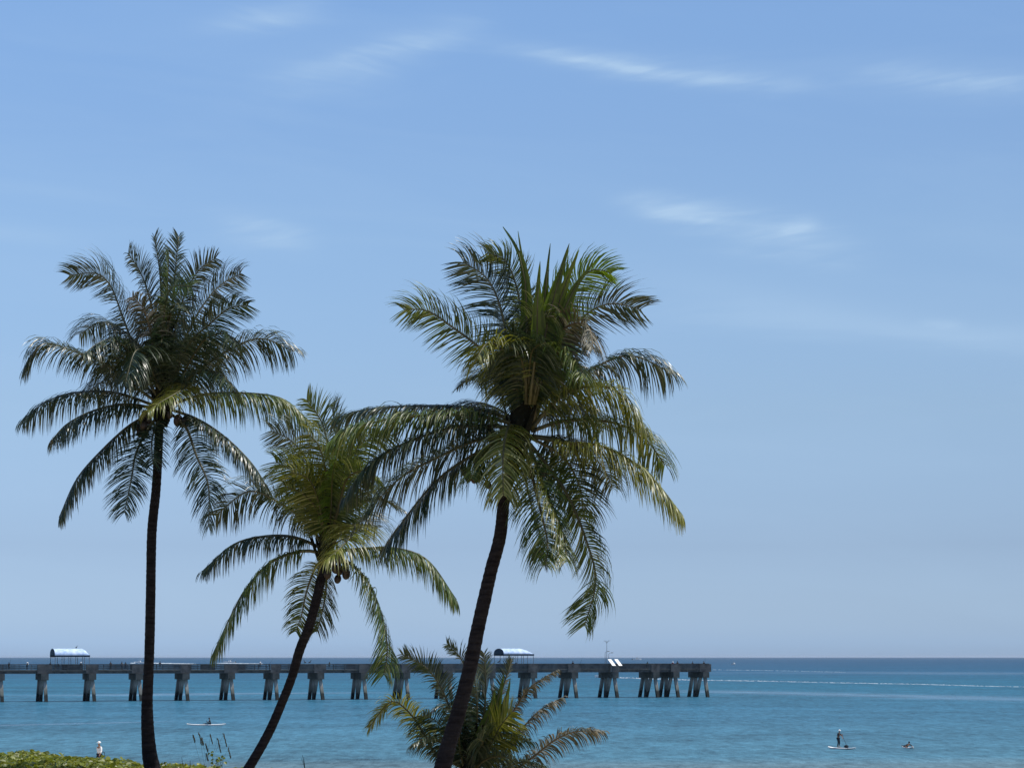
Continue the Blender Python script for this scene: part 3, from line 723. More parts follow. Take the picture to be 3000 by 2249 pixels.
# railings: posts, rails and closely set boards
for t in (0.02, TW-.14):
    rail = MB(); pbox(rail, S0, S1, t-.06, t+.2, 7.55, 7.67)
    rl = pobj(rail, 'railing', M['timber'])
    b = MB()
    for z in (6.75, 7.1): pbox(b, S0+.01, S1-.01, t+.03, t+.10, z, z+.10)
    pobj(b, 'middle_rail', M['timber'], rl)
    b = MB(); s = S0
    while s < S1-.1: pbox(b, s, s+.14, t, t+.13, 5.75 if t < 1 else 6.46, 7.549); s += 2.45
    pobj(b, 'rail_posts', M['timber'], rl)
    b = MB(); s = S0; 
    while s < S1-.2:
        u_ = (s-S0)/(S1-S0); sec = math.sin(s*.37)+math.sin(s*.91+2)
        solid = (u_ > .55 and sec > -1.2) or sec > .9
        if solid: pbox(b, s, s+.235, t+.05, t+.09, 6.46, 7.549-rg.random()*.03); s += .24
        else: pbox(b, s, s+.075, t+.05, t+.09, 6.46, 7.549); s += .19
    pobj(b, 'railing_boards', M['timber'], rl)
b = MB(); pbox(b, S1, S1+.08, -.1, TW+.1, 6.2, 7.67); pobj(b, 'end_railing', M['timber'])

M['canvas'] = mat('pale_blue_canvas', (.62,.72,.88), .75, .2, .08, .9, .2, col2=(.28,.42,.66))
M['navy'] = mat('navy_shaded_canvas', (.015,.035,.06), .7, .2, .2, 1.2)
M['steel'] = mat('grey_steel', (.16,.17,.18), .5, .5, .2, 2)
M['white'] = mat('white_paint', (.80,.80,.78), .45, .4, .05, 2)
def canopy(label, u0, u1, ze, zt, hip):
    s0, s1 = along(u0), along(u1); o = pp(s0, 1.2, 6.45)
    root = empty('shade_canopy', o); tag(root, label, 'canopy', 'shade canopies on the pier')
    def ob(b, n, mm, par=root, smooth=False): return pobj(b, n, mm, par, smooth, o)
    t0, t1 = .35, TW-.35; n = 14; h = zt-ze
    def arc(s, sc=1.0, off=0.0):
        return [pp(s, (t0+t1)/2-(t1-t0)/2*math.cos(math.pi*j/n)*sc, ze+off+h*math.sin(math.pi*j/n)**.8*sc) for j in range(n+1)]
    b = MB(); st = []; N = 12
    for i in range(N+1):
        u = i/N; s = s0+.05+(s1-s0-.05)*u; sag = -.05*abs(math.sin(u*N*math.pi/2)) 
        sc = 1.0 if (1-u)*(s1-s0) > hip else max(.08, 1-(1-(1-u)*(s1-s0)/hip)**2*.9)
        A = arc(s); A = [p.lerp(Vector((p.x, p.y, ze)), (1-sc)*1.0)+Vector((0,0,sag*(0<j<n))) for j, p in enumerate(A)]; st.append(A)
    for A, B in zip(st, st[1:]):
        for j in range(n): b.quad(tuple(A[j]), tuple(A[j+1]), tuple(B[j+1]), tuple(B[j]))
    for j in range(n):   # underside lining, 3 cm below
        pass
    r_ = ob(b, 'roof', M['canvas'], smooth=False)
    sol = r_.modifiers.new('thick', 'SOLIDIFY'); sol.thickness = .03; sol.offset = -1
    b = MB(); A = arc(s0-.02); B = arc(s0+.02)
    i = len(b.v); b.v += [tuple(p) for p in A]+[tuple(p) for p in B]; m_ = n+1
    b.f.append(tuple(range(m_))); b.f.append(tuple(range(2*m_-1, m_-1, -1))); b.m += [0, 0]
    for j in range(n): b.f.append((j, m_+j, m_+j+1, j+1)); b.m.append(0)
    ob(b, 'end_panel', M['navy'])  # shade on the canopy end is put into this dark colour
    b = MB(); pbox(b, s0-.02, s1+.02, t0-.04, t0, ze-.30, ze+.06); pbox(b, s0-.02, s1+.02, t1, t1+.04, ze-.30, ze+.06)
    pbox(b, s1+.021, s1+.05, t0, t1, ze-.30, ze+.06); ob(b, 'valance', M['navy'])
    for i in range(6):
        for t in (t0+.05, t1-.05):
            s = s0+.1+(s1-s0-.2)*i/5; b = MB()
            b.tube([pp(s, t, 6.45), pp(s, t, ze-.01)], .055, 8); ob(b, 'post', M['steel'])
    b = MB(); pbox(b, s0+.1, s1-.1, t0+.02, t0+.08, ze-.40, ze-.33); pbox(b, s0+.1, s1-.1, t1-.08, t1-.02, ze-.40, ze-.33); ob(b, 'frame_rail', M['white'])
    for i in range(3):
        b = MB(); sa = s0+1.2+i*2.8; pbox(b, sa, sa+1.8, 2.6, 3.0, 6.85, 6.91)
        for q in (.1, 1.6): pbox(b, sa+q, sa+q+.1, 2.7, 2.9, 6.45, 6.849)
        bo = ob(b, 'bench', M['timber'])
canopy('pale blue arched shade canopy with dark end panel, far left of the photo', 161, 264, 9.45, 10.85, 1.2)
canopy('pale blue arched shade canopy with dark end panel, right of the leaning palm trunk', 1477, 1566, 9.75, 11.0, 2.6)

# lamp posts and white panels near the pier's outer half
def lamp(label, u, zt, head, t=3.0):
    s = along(u); o = pp(s, t, 6.45); root = empty('light_pole', o); tag(root, label, 'light pole', 'poles on the pier')
    b = MB(); b.tube([(0,0,0),(0,0,zt-6.45)], [.07,.04], 8); b.build('pole', M['steel'], root)
    b = MB()
    if head == 'star':
        for a in range(5):
            q = a*2*math.pi/5+.3; b.tube([(0,0,zt-6.5),(.8*math.cos(q), .8*math.sin(q), zt-6.45+.75)], [.03,.012], 5)
        b.tube([(-.75,0,zt-6.45+.35),(.75,0,zt-6.45+.35)], .02, 5)
        b.build('antenna', M['steel'], root)
    else:
        b.tube([(0,0,zt-6.5),(.25,0,zt-6.2),(.7,0,zt-6.1)], .035, 6); b.ellipsoid((.75,0,zt-6.13), (.3,.14,.09)); b.build('lamp_head', M['steel'], root)
lamp('tall thin mast with small spread antenna, above the two white tilted panels', 1793, 12.3, 'star')
lamp('short light pole with arm, left of the tall mast on the pier', 1783, 10.1, 'arm', 2)
lamp('short light pole right of the tall mast on the pier', 1804, 9.8, 'arm', 4)
def wpanel(label, u, foot):
    s = along(u); z0, z1 = 7.2, 8.65; o = pp(s, -.45, foot)
    root = empty('tilted_panel', o); tag(root, label, 'panel', 'white panels on the pier side')
    b = MB(); a = pp(s-.35, -.15, z1)-o; c = pp(s+.35, -1.25, z0)-o; W2 = AX*.42
    N_ = Vector((0,-.04,.02))
    b.hexa([c-W2, c+W2, c+W2-N_, c-W2-N_, a-W2, a+W2, a+W2-N_, a-W2-N_]); b.build('board', M['white'], root)
    b = MB(); b.tube([(0,0,0), tuple((a+c)/2+Vector((0,.08,0)))], .05, 6)
    b.tube([tuple((a+c)/2+Vector((0,.06,0))), tuple(pp(s, .0, 7.6)-o)], .04, 6); b.build('bracket', M['steel'], root)
wpanel('white tilted panel on the pier side, left one of the pair', 1789, 5.9)
wpanel('white tilted panel on the pier side, right one of the pair with the longer pole', 1808, 4.5)

# ------------------------------------------------------------------ people
def mcol(name, c, r=.8): return mat(name, c, r, .2, .15, 12)
MC = {'skin': mcol('skin', (.35,.20,.13), .6), 'skin2': mcol('skin_dark', (.12,.07,.045), .6), 'white': mcol('cloth_white', (.8,.8,.78)),
      'dark': mcol('cloth_dark', (.02,.025,.035)), 'navy': mcol('cloth_navy', (.02,.035,.07)), 'grey': mcol('cloth_grey', (.25,.26,.27)),
      'red': mcol('cloth_red', (.35,.06,.05)), 'blue': mcol('cloth_blue', (.08,.2,.4)), 'hair': mcol('hair', (.02,.015,.01)), 'green': mcol('cloth_green', (.05,.10,.07)), 'tan': mcol('cloth_tan', (.35,.28,.18))}
def skin_obj(name, J, E, mm, root_j, parent, lvl=2):
    bm = bmesh.new(); lay = bm.verts.layers.skin.verify(); vs = {}
    for n, (p, r) in J.items():
        v = bm.verts.new(p); v[lay].radius = r if isinstance(r, tuple) else (r, r); vs[n] = v
        v[lay].use_root = (n == root_j)
    for a, c in E: bm.edges.new((vs[a], vs[c]))
    me = bpy.data.meshes.new(name); bm.to_mesh(me); bm.free(); me.materials.append(mm)
    o = bpy.data.objects.new(name, me); COL.objects.link(o); o.parent = parent
    sk = o.modifiers.new('skin', 'SKIN'); sk.use_smooth_shade = True; sk.branch_smoothing = .4
    ss = o.modifiers.new('sub', 'SUBSURF'); ss.levels = lvl; ss.render_levels = lvl
    return o
def person(label, loc, rz, pose='stand', top='dark', bottom='navy', hat=None, hair=True, skin='skin', scale=1.0, group='people on the pier', fingers=False, ov=None):
    """faces -Y before rz"""
    root = empty('person', loc, rz); root.scale = (scale,)*3; tag(root, label, 'person', group)
    P = dict(pelvis=(0,0,.95), waist=(0,0,1.10), chest=(0,-.01,1.32), neck=(0,0,1.48), head0=(0,-.015,1.58), head1=(0,-.02,1.68),
             shL=(-.17,0,1.41), shR=(.17,0,1.41), elL=(-.24,.02,1.13), elR=(.24,.02,1.13), wrL=(-.25,-.08,.89), wrR=(.25,-.08,.89),
             hpL=(-.095,0,.90), hpR=(.095,0,.90), knL=(-.10,-.02,.50), knR=(.10,-.02,.50), anL=(-.10,.03,.09), anR=(.10,.03,.09),
             toL=(-.12,-.14,.035), toR=(.12,-.14,.035))
    if pose == 'lean':
        for kk in ('waist','chest','neck','head0','head1','shL','shR'): 
            x, y, z = P[kk]; hgt = z-.95; P[kk] = (x, y-hgt*.55, .95+hgt*.83)
        P.update(elL=(-.22,-.42,1.13), elR=(.22,-.42,1.13), wrL=(-.12,-.62,1.20), wrR=(.12,-.62,1.20))
    if pose == 'sit':
        for kk in list(P):
            x, y, z = P[kk]
            if kk[:2] in ('pe','wa','ch','ne','he','sh','el','wr','hp'): P[kk] = (x, y-(.06*(z-.95)), z-.47)
        P.update(knL=(-.13,-.44,.50), knR=(.13,-.44,.50), anL=(-.13,-.42,.09), anR=(.13,-.42,.09), toL=(-.14,-.58,.035), toR=(.14,-.58,.035))
        P.update(wrL=(-.15,-.32,.58), wrR=(.15,-.32,.58), elL=(-.24,-.06,.66), elR=(.24,-.06,.66))
    if pose == 'rod':
        P.update(elL=(-.22,-.12,1.12), elR=(.22,-.12,1.12), wrL=(-.12,-.34,1.18), wrR=(.12,-.32,1.08))
    if pose == 'walk':
        P.update(knL=(-.10,-.20,.52), anL=(-.10,-.28,.10), toL=(-.11,-.44,.06), knR=(.10,.04,.50), anR=(.10,.30,.14), toR=(.11,.17,.04),
                 elL=(-.25,.10,1.15), wrL=(-.27,.10,.90), elR=(.26,-.08,1.14), wrR=(.30,-.24,.95))
    if pose == 'paddle':
        P.update(shL=(-.17,-.05,1.38), shR=(.17,-.08,1.38), elL=(-.20,-.26,1.18), elR=(.20,-.28,1.20), wrL=(-.06,-.46,1.30), wrR=(.10,-.44,.98),
                 knL=(-.13,-.08,.51), knR=(.13,-.08,.51), anL=(-.15,.02,.09), anR=(.15,.02,.09), toL=(-.18,-.16,.035), toR=(.18,-.16,.035),
                 chest=(0,-.07,1.31), neck=(0,-.10,1.47), head0=(0,-.12,1.57), head1=(0,-.13,1.67))
    if pose == 'longsit':   # sitting with the legs stretched out along a board, paddling
        for kk in list(P):
            x, y, z = P[kk]
            if kk[:2] in ('pe','wa','ch','ne','he','sh'): P[kk] = (x, y-(.22*(z-.95)), z-.84)
        P.update(hpL=(-.09,-.04,.11), hpR=(.09,-.04,.11), knL=(-.12,-.45,.24), knR=(.12,-.45,.24), anL=(-.10,-.85,.10), anR=(.10,-.85,.10), toL=(-.11,-.93,.20), toR=(.11,-.93,.20),
                 elL=(-.26,-.22,.36), elR=(.26,-.18,.38), wrL=(-.28,-.46,.42), wrR=(.24,-.40,.30))
    if pose == 'prone':     # lying on the front, chest and head lifted, arms reaching down beside the board
        P.update(pelvis=(0,.35,.10), waist=(0,.18,.13), chest=(0,-.05,.22), neck=(0,-.2,.34), head0=(0,-.27,.41), head1=(0,-.32,.49),
                 shL=(-.19,-.10,.28), shR=(.19,-.10,.28), elL=(-.33,-.22,.14), elR=(.33,-.22,.14), wrL=(-.36,-.42,.0), wrR=(.36,-.42,.0),
                 hpL=(-.09,.40,.10), hpR=(.09,.40,.10), knL=(-.11,.82,.09), knR=(.11,.82,.09), anL=(-.12,1.22,.10), anR=(.12,1.22,.10), toL=(-.12,1.34,.06), toR=(.12,1.34,.06))
    if ov: P.update(ov)
    Rr = dict(pelvis=(.13,.10), waist=(.115,.09), chest=(.15,.105), neck=.052, head0=(.07,.08), head1=(.076,.09), shL=.062, shR=.062, elL=.041, elR=.041, wrL=.028, wrR=.028,
              hpL=.088, hpR=.088, knL=.056, knR=.056, anL=.038, anR=.038, toL=.032, toR=.032)
    J = {kk: (Vector(P[kk]), Rr[kk]) for kk in P}
    E = [('pelvis','waist'),('waist','chest'),('chest','neck'),('neck','head0'),('head0','head1'),('chest','shL'),('chest','shR'),('shL','elL'),('shR','elR'),('elL','wrL'),('elR','wrR'),
         ('pelvis','hpL'),('pelvis','hpR'),('hpL','knL'),('hpR','knR'),('knL','anL'),('knR','anR'),('anL','toL'),('anR','toR')]
    for s_ in 'LR':      # palms, fingers and thumb
        e, w_ = Vector(P['el'+s_]), Vector(P['wr'+s_]); d = (w_-e).normalized(); sx_ = d.cross(Vector((0,0,1)))
        if sx_.length < .2: sx_ = Vector((0,1,0)).cross(d)
        sx_.normalize(); nn = sx_.cross(d)
        J['pm'+s_] = (w_+d*.07, (.034,.018)); E.append(('wr'+s_, 'pm'+s_))
        if fingers:
            for q, (o_, l_) in enumerate(((-.03,.062),(-.01,.075),(.011,.07),(.03,.055))):
                a_ = w_+d*.10+sx_*o_; J[f'f{q}{s_}'] = (a_, .0095); J[f'g{q}{s_}'] = (a_+d*l_*.6-nn*.02, .008); J[f'h{q}{s_}'] = (a_+d*l_*.75-nn*.05, .007)
                E += [('pm'+s_, f'f{q}{s_}'), (f'f{q}{s_}', f'g{q}{s_}'), (f'g{q}{s_}', f'h{q}{s_}')]
            a_ = w_+d*.05+sx_*.045; J['t0'+s_] = (a_, .011); J['t1'+s_] = (a_+d*.035+sx_*.015-nn*.02, .009); E += [('pm'+s_, 't0'+s_), ('t0'+s_, 't1'+s_)]
        else: J['tp'+s_] = (w_+d*.15-nn*.03, (.026,.014)); E.append(('pm'+s_, 'tp'+s_))
    nose = Vector(P['head0']).lerp(Vector(P['head1']), .35)+Vector((0,-.085,0)); J['nose'] = (nose, .014); E.append(('head0','nose'))
    body = skin_obj('body', J, E, MC[skin], 'pelvis', root)
    def cloth(name, keys, edges, mm, gr, extra=None, rt=None):
        JJ = {}
        for kk in keys:
            r = Rr[kk]; r = r if isinstance(r, tuple) else (r, r); JJ[kk] = (Vector(P[kk]), (r[0]+gr, r[1]+gr))
        if extra: JJ.update(extra)
        skin_obj(name, JJ, edges, MC[mm], rt or keys[0], body)
    up = {f'sl{s_}': (Vector(P['el'+s_]).lerp(Vector(P['wr'+s_]), .6 if top == 'white' else .1), (.05,.05)) for s_ in 'LR'}
    cloth('shirt', ['pelvis','waist','chest','shL','shR','elL','elR'], [('pelvis','waist'),('waist','chest'),('chest','shL'),('chest','shR'),('shL','elL'),('shR','elR'),('elL','slL'),('elR','slR')], top, .018, up)
    lo = {f'cf{s_}': (Vector(P['kn'+s_]).lerp(Vector(P['an'+s_]), .8), (.052,.052)) for s_ in 'LR'}
    cloth('trousers', ['pelvis','hpL','hpR','knL','knR'], [('pelvis','hpL'),('pelvis','hpR'),('hpL','knL'),('hpR','knR'),('knL','cfL'),('knR','cfR')], bottom, .012, lo)
    h1 = Vector(P['head1']); up_ = (h1-Vector(P['head0'])).normalized()
    if hat:
        b = MB(); b.ellipsoid(h1+up_*.055, (.10,.115,.075), 12, 8); b.tube([tuple(h1+up_*.02+Vector((0,-.02,0))), tuple(h1+up_*.035+Vector((0,-.02,0)))], [.165,.14], 14); b.build('hat', MC[hat], body, True)
    elif hair:
        b = MB(); b.ellipsoid(h1+up_*.03+Vector((0,.018,0)), (.092,.105,.085), 12, 8); b.build('hair', MC['hair'], body, True)
    return root
PRZ = math.atan2(AX.y, AX.x)
def pier_person(label, u, pose, t=.75, rz=0, **kw):
    p = pp(along(u), t, 6.451); kw.setdefault('skin', 'skin2'); return person(label, p, PRZ+rz, pose, **kw)
pier_person('person in dark clothes holding the rail, leftmost figure on the pier', 27, 'lean', top='dark', bottom='dark')
pier_person('person in a white hat and white shirt left of the first canopy', 81, 'lean', top='white', hat='white')
pier_person('person in black standing at the dark end of the left canopy', 146, 'lean', top='dark', bottom='dark', rz=.6)
pier_person('seated person in dark shirt under the left canopy', 177, 'sit', t=2.6, top='dark')
pier_person('person in a white cap at the rail under the right part of the left canopy', 238, 'lean', top='grey', hat='white')
pier_person('tall dark clothed person standing between the left canopy and the close pair', 326, 'stand', top='dark', bottom='dark')
pier_person('person in pale shirt, left one of the close pair before the left palm trunk', 361, 'stand', top='grey', bottom='navy', t=1.6)
pier_person('person in dark shirt, right one of the close pair before the left palm trunk', 369, 'lean', top='dark', bottom='navy')
pier_person('dark clothed person at the rail just right of the left palm trunk', 471, 'stand', top='navy', bottom='dark', scale=1.02)
pier_person('person in a white sun hat and white shirt left of the middle palm trunk', 764, 'lean', top='white', hat='white')
pier_person('person in dark green leaning at the rail, right of the middle palm trunk', 967, 'lean', top='green', bottom='dark')
pier_person('person standing behind the rail in the gap after the right canopy', 1682, 'stand', top='dark', bottom='dark', scale=1.03)
pier_person('person leaning over the rail left of the last two close bents', 1899, 'lean', top='green', bottom='dark')
pier_person('person in white cap and reddish shirt near the end of the pier', 1973, 'lean', top='red', hat='white')
pier_person('person in black bending over the rail beside the white-capped person', 1990, 'lean', top='dark', bottom='dark', scale=1.08, rz=-.7)
pier_person('person in dark clothes next to last on the pier', 2033, 'stand', top='dark', bottom='dark', scale=.95)
pier_person('person at the very end of the pier, holding a rod', 2066, 'rod', top='dark', bottom='navy')
pier_person('person under the right canopy beside its fourth post', 1521, 'stand', top='dark', bottom='dark', t=2.0, scale=.97)
# fishing rods leaning over the rail
def rod(label, u, ang, L=3.2):
    p = pp(along(u), .0, 7.3); root = empty('fishing_rod', p); tag(root, label, 'fishing rod', 'fishing rods on the pier')
    d = (AX*math.sin(ang)+PR*-.5+Vector((0,0,math.cos(ang)))).normalized()
    b = MB(); b.tube([tuple(d*-.6), tuple(d*.1)], .035, 6); b.build('handle', MC['dark'], root)
    b = MB(); b.tube([tuple(d*.1), tuple(d*L*.6), tuple(d*L+Vector((0,0,-.1)))], [.022,.015,.008], 5); b.build('rod_blank', MC['dark'], root)
    b = MB(); b.ellipsoid(tuple(d*.0+Vector((0,0,-.08))), (.07,.05,.07)); b.build('reel', M['steel'], root)
rod('dark fishing rod upright behind the person right of the second canopy', 1697, .25, 2.4)
rod('fishing rod raised by the person at the very end of the pier', 2064, -.12, 2.2)
rod('thin fishing rod leaning out beside the middle palm trunk', 786, .5, 2.0)
rod('fishing rod beside the leftmost figure on the pier', 28, .1, 1.7)

# birds on the rail
M['bird'] = mat('pelican_feathers', (.06,.05,.045), .8, .2, .4, 12, col2=(.025,.022,.02))
def bird(label, loc, rz, s=1.0):
    root = empty('pelican', loc, rz); root.scale = (s,)*3; tag(root, label, 'pelican', 'pelicans perched on the pier')
    J = {'tail': (Vector((.42,0,.28)), (.03,.06)), 'rump': (Vector((.25,0,.32)), .10), 'body': (Vector((.05,0,.40)), .15), 'breast': (Vector((-.10,0,.48)), .12), 'neck0': (Vector((-.17,0,.62)), .05),
         'neck1': (Vector((-.10,0,.78)), .04), 'head': (Vector((-.17,0,.88)), .055), 'bill0': (Vector((-.25,0,.85)), .028), 'bill1': (Vector((-.50,0,.72)), .012),
         'legL': (Vector((.05,-.06,.22)), .02), 'legR': (Vector((.05,.06,.22)), .02), 'ftL': (Vector((.03,-.07,.02)), .018), 'ftR': (Vector((.03,.07,.02)), .018)}
    E = [('tail','rump'),('rump','body'),('body','breast'),('breast','neck0'),('neck0','neck1'),('neck1','head'),('head','bill0'),('bill0','bill1'),('body','legL'),('body','legR'),('legL','ftL'),('legR','ftR')]
    skin_obj('body', J, E, M['bird'], 'body', root, 1)
bird('pelican perched on the rail just right of the middle palm trunk, bill raised', pp(along(893), .1, 7.675), PRZ+.3)
bird('second pelican on the rail right of the middle palm trunk, crouching', pp(along(909), .1, 7.675), PRZ+2.9, .95)
bird('pelican perched on the rail below the left half of the right canopy', pp(along(1463), .1, 7.675), PRZ+3.0, 1.1)
bird('bird standing on the ridge of the left canopy', pp(along(231), 3.0, 10.80), PRZ+2.6, .8)

# ------------------------------------------------------------------ people and craft on the water
def hull(L, Wd, H, nose=.35, rocker=.12, n=18):
    """a board or slender hull lying along +X, bow at +X"""
    b = MB(); rows = []
    for i in range(n+1):
        u = i/n; x = (u-.5)*L; wv = Wd/2*max(.02, (math.sin(math.pi*min(1, u/.9 if u < .9 else 1-(u-.9)*3))**.55 if u < .9 else (1-u)/.1*.55+.02))
        wv = Wd/2*max(.03, (4*u*(1-u))**nose); z = rocker*(2*u-1)**4
        rows.append([(x, -wv, z+H*.7), (x, -wv*.6, z), (x, wv*.6, z), (x, wv, z+H*.7), (x, wv*.7, z+H), (x, -wv*.7, z+H)])
    for r in rows: b.v += r
    for i in range(n):
        for j in range(6): a = i*6+j; c = i*6+(j+1) % 6; b.f.append((a, a+6, c+6, c)); b.m.append(0)
    b.f.append((5,4,3,2,1,0)); e = n*6; b.f.append((e,e+1,e+2,e+3,e+4,e+5)); b.m += [0, 0]
    return b
def wat(u, v):
    d = CAMZ*F/(v-HOR); return Vector(((u-1500)/F*d, d, 0))
# stand-up paddler
p = wat(2466, 2193)
bd = empty('paddleboard', p, R(-44)); tag(bd, 'white stand-up paddleboard carrying the standing paddler', 'paddleboard')
hull(3.3, .78, .12, .35, .12).build('board', M['white'], bd, True)
b = MB(); b.box((.35,0,.126), (.75,.26,.006)); b.build('deck_pad', MC['grey'], bd)
p2 = bd.matrix_basis @ Vector((0,0,0))
Mt = Matrix.Rotation(R(-44), 3, 'Z')
o = Mt @ Vector((-.42, 0, .137)); sup = p+o
person('standing paddler in dark wetsuit with white cap on a paddleboard', sup, R(52), 'paddle', top='dark', bottom='dark', hat='white', scale=1.0, group='people out on the water', fingers=True)
bag = empty('dry_bag', p+Mt @ Vector((.55,0,.137)), R(-44)); tag(bag, 'dark bag lying on the paddleboard in front of the standing paddler', 'bag')
b = MB(); b.ellipsoid((0,0,.14), (.26,.18,.14), 12, 8); b.build('bag_body', MC['dark'], bag, True)
b = MB(); b.tube([(-.12,0,.26),(0,0,.33),(.12,0,.26)], .014, 6); b.build('handle', MC['dark'], bag)
pd = empty('paddle', sup); tag(pd, 'long dark paddle held by the standing paddler, blade ahead of the feet', 'paddle')
Dd = Mt @ Vector((1,0,0)); a0 = Dd*.42+Vector((0,0,1.36)); a1 = Dd*1.55+Mt@Vector((0,-.5,0))+Vector((0,0,-.10))
b = MB(); b.tube([tuple(a0), tuple(a1)], .018, 7); b.build('shaft', MC['dark'], pd)
b = MB(); q = a1; dn = (a1-a0).normalized(); b.hexa([q-Dd*.02+dn*.38+Vector((0,-.07,0)), q+Dd*.0+dn*.38+Vector((0,.07,0)), q+Dd*.02+dn*.38+Vector((0,.07,0)), q+dn*.38+Vector((0,-.07,0)),
    q-Dd*.02+Vector((0,-.05,0)), q-Dd*.02+Vector((0,.05,0)), q+Dd*.02+Vector((0,.05,0)), q+Dd*.02+Vector((0,-.05,0))]); b.build('blade', MC['dark'], pd)
# surfer lying on a board, seen head on
p = wat(2660, 2190); bd = empty('surfboard', p, R(-70)); tag(bd, 'short white surfboard pointing at the beach under the lying surfer', 'surfboard')
hull(2.1, .55, .09, .4, .10).build('board', M['white'], bd, True)
person('surfer in a dark suit lying on a white surfboard, chest raised', p+Vector((0,.1,.085)), R(15), 'prone', top='dark', bottom='dark', hair=True, group='people out on the water', fingers=True)
# kayaker
p = wat(604.5, 2124.5); ky = empty('kayak', p, R(4)); tag(ky, 'long narrow white kayak lying sideways on the calm water', 'kayak')
hull(5.15, .56, .19, .62, .12).build('hull', M['white'], ky, True)
b = MB(); b.box((-.30,0,.195), (.55,.17,.015)); b.build('cockpit', MC['dark'], ky)
person('kayaker in dark shirt sitting in the long white kayak', p+Vector((.55,0,.14)), R(-86), 'longsit', top='dark', bottom='dark', group='people out on the water', fingers=True, skin='skin2')
kp = empty('paddle', p+Vector((.15,0,.55))); tag(kp, 'short double paddle held low by the seated kayaker', 'paddle')
b = MB(); b.tube([(.0,-1.0,.12),(0,1.0,-.12)], .016, 6); b.build('shaft', MC['dark'], kp)
for s_ in (-1, 1): b = MB(); b.ellipsoid((0,s_*1.1,-s_*.13), (.02,.2,.07)); b.build('blade', MC['dark'], kp)
# walker on the beach
d = 155; q = px(291, 2247, d); q.z = ground(q.x, d)
hgt = (px(291, 2170, d).z-q.z)
wk = person('person in white hooded top and dark trousers walking on the beach behind the leaf cover', q, R(-35), 'walk', top='white', bottom='dark', hat='white', scale=hgt/1.80, group='people on the beach', fingers=True)
st = empty('walking_stick', q+Vector((.55,-.35,0))); tag(st, 'thin dark stick in the hand of the white-clad walker', 'stick')
b = MB(); b.tube([(0,0,.0),(-.12,0,1.15)], .022, 6); b.build('shaft', MC['dark'], st); b = MB(); b.tube([(-.12,0,1.15),(-.22,0,1.2),(-.3,0,1.17)], .025, 6); b.build('handle', MC['dark'], st)

# boats and their wakes
M['foam'] = mat('foam', (.58,.64,.68), .9, .1, .1, 4)
def boat(label, u, v, L, rz, kind=0):
    p = wat(u, v); root = empty('motorboat', p, rz); tag(root, label, 'boat', 'motorboats out at sea')
    h = MB(); n = 14; rows = []
    for i in range(n+1):
        t = i/n; x = (t-.5)*L; w_ = L*.15*(1 if t < .5 else max(.02, 1-((t-.5)/.5)**2.2)); z = L*.10+L*.05*t*t
        rows.append([(x, -w_, z), (x, -w_*.75, .05), (x, 0, -.3), (x, w_*.75, .05), (x, w_, z), (x, 0, z-.05)])
    for r in rows: h.v += r
    for i in range(n):
        for j in range(6): a = i*6+j; c = i*6+(j+1) % 6; h.f.append((a, a+6, c+6, c)); h.m.append(0)
    h.f.append((5,4,3,2,1,0)); h.m.append(0); h.build('hull', M['white'], root)
    b = MB(); z = L*.11; b.hexa([(-L*.12,-L*.09,z),(L*.14,-L*.08,z),(L*.14,L*.08,z),(-L*.12,L*.09,z),(-L*.10,-L*.08,z+L*.13),(L*.05,-L*.07,z+L*.13),(L*.05,L*.07,z+L*.13),(-L*.10,L*.08,z+L*.13)]); cb = b.build('cabin', M['white'], root)
    b = MB(); b.hexa([(-L*.11,-L*.0925,z+L*.05),(L*.11,-L*.0835,z+L*.05),(L*.11,-L*.080,z+L*.05),(-L*.11,-L*.088,z+L*.05),(-L*.10,-L*.086,z+L*.10),(L*.07,-L*.079,z+L*.10),(L*.07,-L*.074,z+L*.10),(-L*.10,-L*.082,z+L*.10)]); b.build('window', MC['dark'], cb)
    b = MB(); b.box((-L*.04,0,z+L*.21), (L*.16,L*.085,L*.008)); b.build('hardtop', M['white'], root)
    b = MB()
    for sx_ in (-1,1):
        for sy_ in (-1,1): b.tube([(-L*.04+sx_*L*.13, sy_*L*.07, z), (-L*.04+sx_*L*.13, sy_*L*.07, z+L*.205)], .04, 5)
    b.build('top_frame', M['steel'], root)
    b = MB(); b.box((-L*.53,0,L*.07), (L*.03,L*.03,L*.07)); b.build('outboard_motor', MC['dark'], root)
    return root
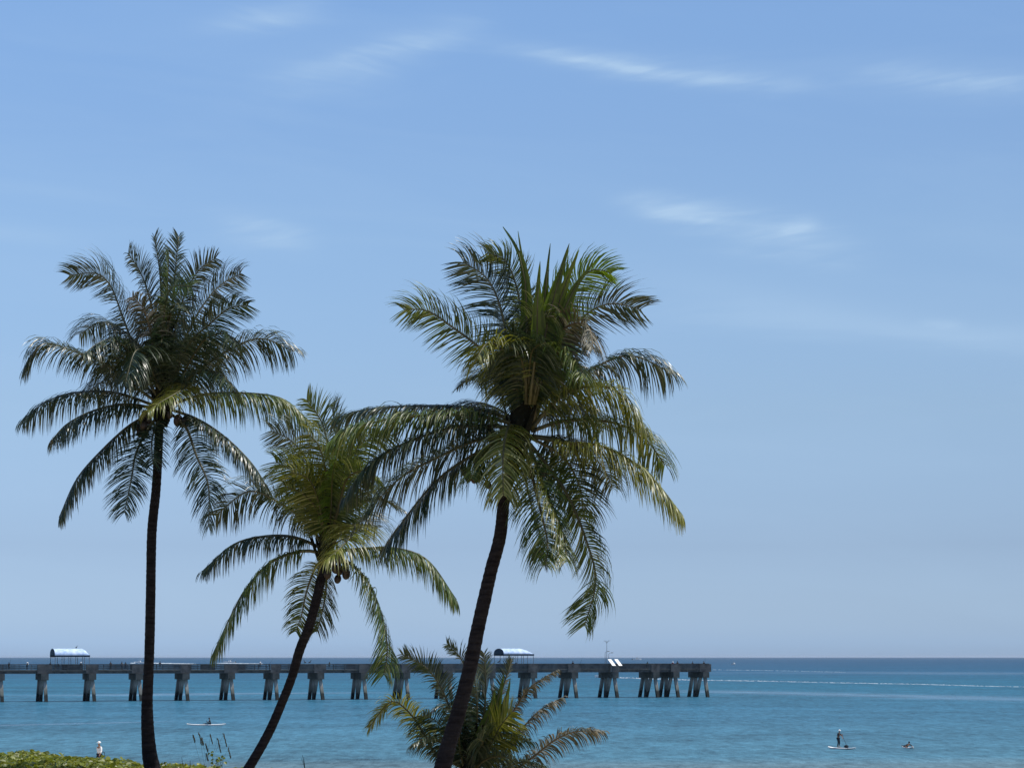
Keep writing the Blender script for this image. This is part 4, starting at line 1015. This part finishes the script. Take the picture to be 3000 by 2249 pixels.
def wake(label, pts, w0, w1, hz, seed, dens=1.0, gap=0.0):
    """ragged line of foam lying on the water"""
    rg = random.Random(seed); P = [wat(u, v) for u, v in pts]; c, L = resample(crom(P, 10), 260); b = MB()
    root_z = .03
    for i in range(260):
        t = i/260
        if rg.random() < gap: continue
        a, e = c[i], c[i+1]; w_ = w0+(w1-w0)*t; d_ = (e-a).normalized(); N = Vector((-d_.y, d_.x, 0))
        for q in range(2):
            m_ = a.lerp(e, rg.random())+N*rg.gauss(0, w_*.45)
            l = (e-a).length*rg.uniform(.7, 1.6); ww = w_*rg.uniform(.15, .5)*dens; h = hz*rg.uniform(.3, 1)*(1-.6*t)
            b.hexa([m_-d_*l-N*ww*.2-Vector((0,0,.05)), m_-N*ww-Vector((0,0,.05)), m_+d_*l-Vector((0,0,.05)), m_+N*ww-Vector((0,0,.05)),
                    m_-d_*l*.6+Vector((0,0,h*.4)), m_-N*ww*.4+Vector((0,0,h)), m_+d_*l*.6+Vector((0,0,h*.4)), m_+N*ww*.4+Vector((0,0,h))])
    o = b.build('boat_wake', M['foam']); tag(o, label, 'wake', kind='stuff'); return o
boat('white motorboat under the pier, ahead of the long bright wake', 1767, 1984, 7.5, R(172))
wake('long bright white boat wake running right from beneath the pier', [(1757,1985),(1830,1985.5),(2000,1991),(2200,1994),(2450,1999.5),(2700,2004),(2900,2009.5),(3100,2013)], 1.0, .8, .40, 1, gap=0)
boat('white motorboat far out, seen over the rail left of the left palm trunk', 408, 1942, 17, R(165))
wake('white wake of the far boat left of the left palm trunk', [(385,1942),(440,1942),(560,1943.5)], 9, 5, 1.2, 2, gap=.2)
boat('white motorboat far out over the rail, second one counted from the left', 672, 1941, 19, R(175))
wake('white wake of the second far boat', [(650,1942),(700,1942.5),(760,1943)], 9, 5, .9, 3, gap=.2)
boat('tiny white boat far out above the pier, right of the white panels', 1866, 1932, 30, R(10))
boat('small white boat alone on open sea beyond the right end of the pier', 2150, 1946, 10, R(-70))
wake('thin pale foam line on open sea just below the lone white boat', [(2080,1961),(2200,1962.5),(2320,1964.5),(2480,1968)], 1.6, 1.2, .25, 4, .6, gap=.45)

# ------------------------------------------------------------------ sea haze
b = MB(); b.box((0, 29800, 9), (40000, 30200, 21))
hz = bpy.data.materials.new('haze_air'); hz.use_nodes = True; hz.node_tree.nodes.clear(); k = NT(hz.node_tree)
pv = k.n('ShaderNodeVolumePrincipled', ins={'Color': (.80,.88,1,1), 'Density': 0.000012, 'Anisotropy': .3})
k.n('ShaderNodeOutputMaterial', ins={1: pv.outputs[0]})
tag(b.build('haze', hz), kind='stuff')
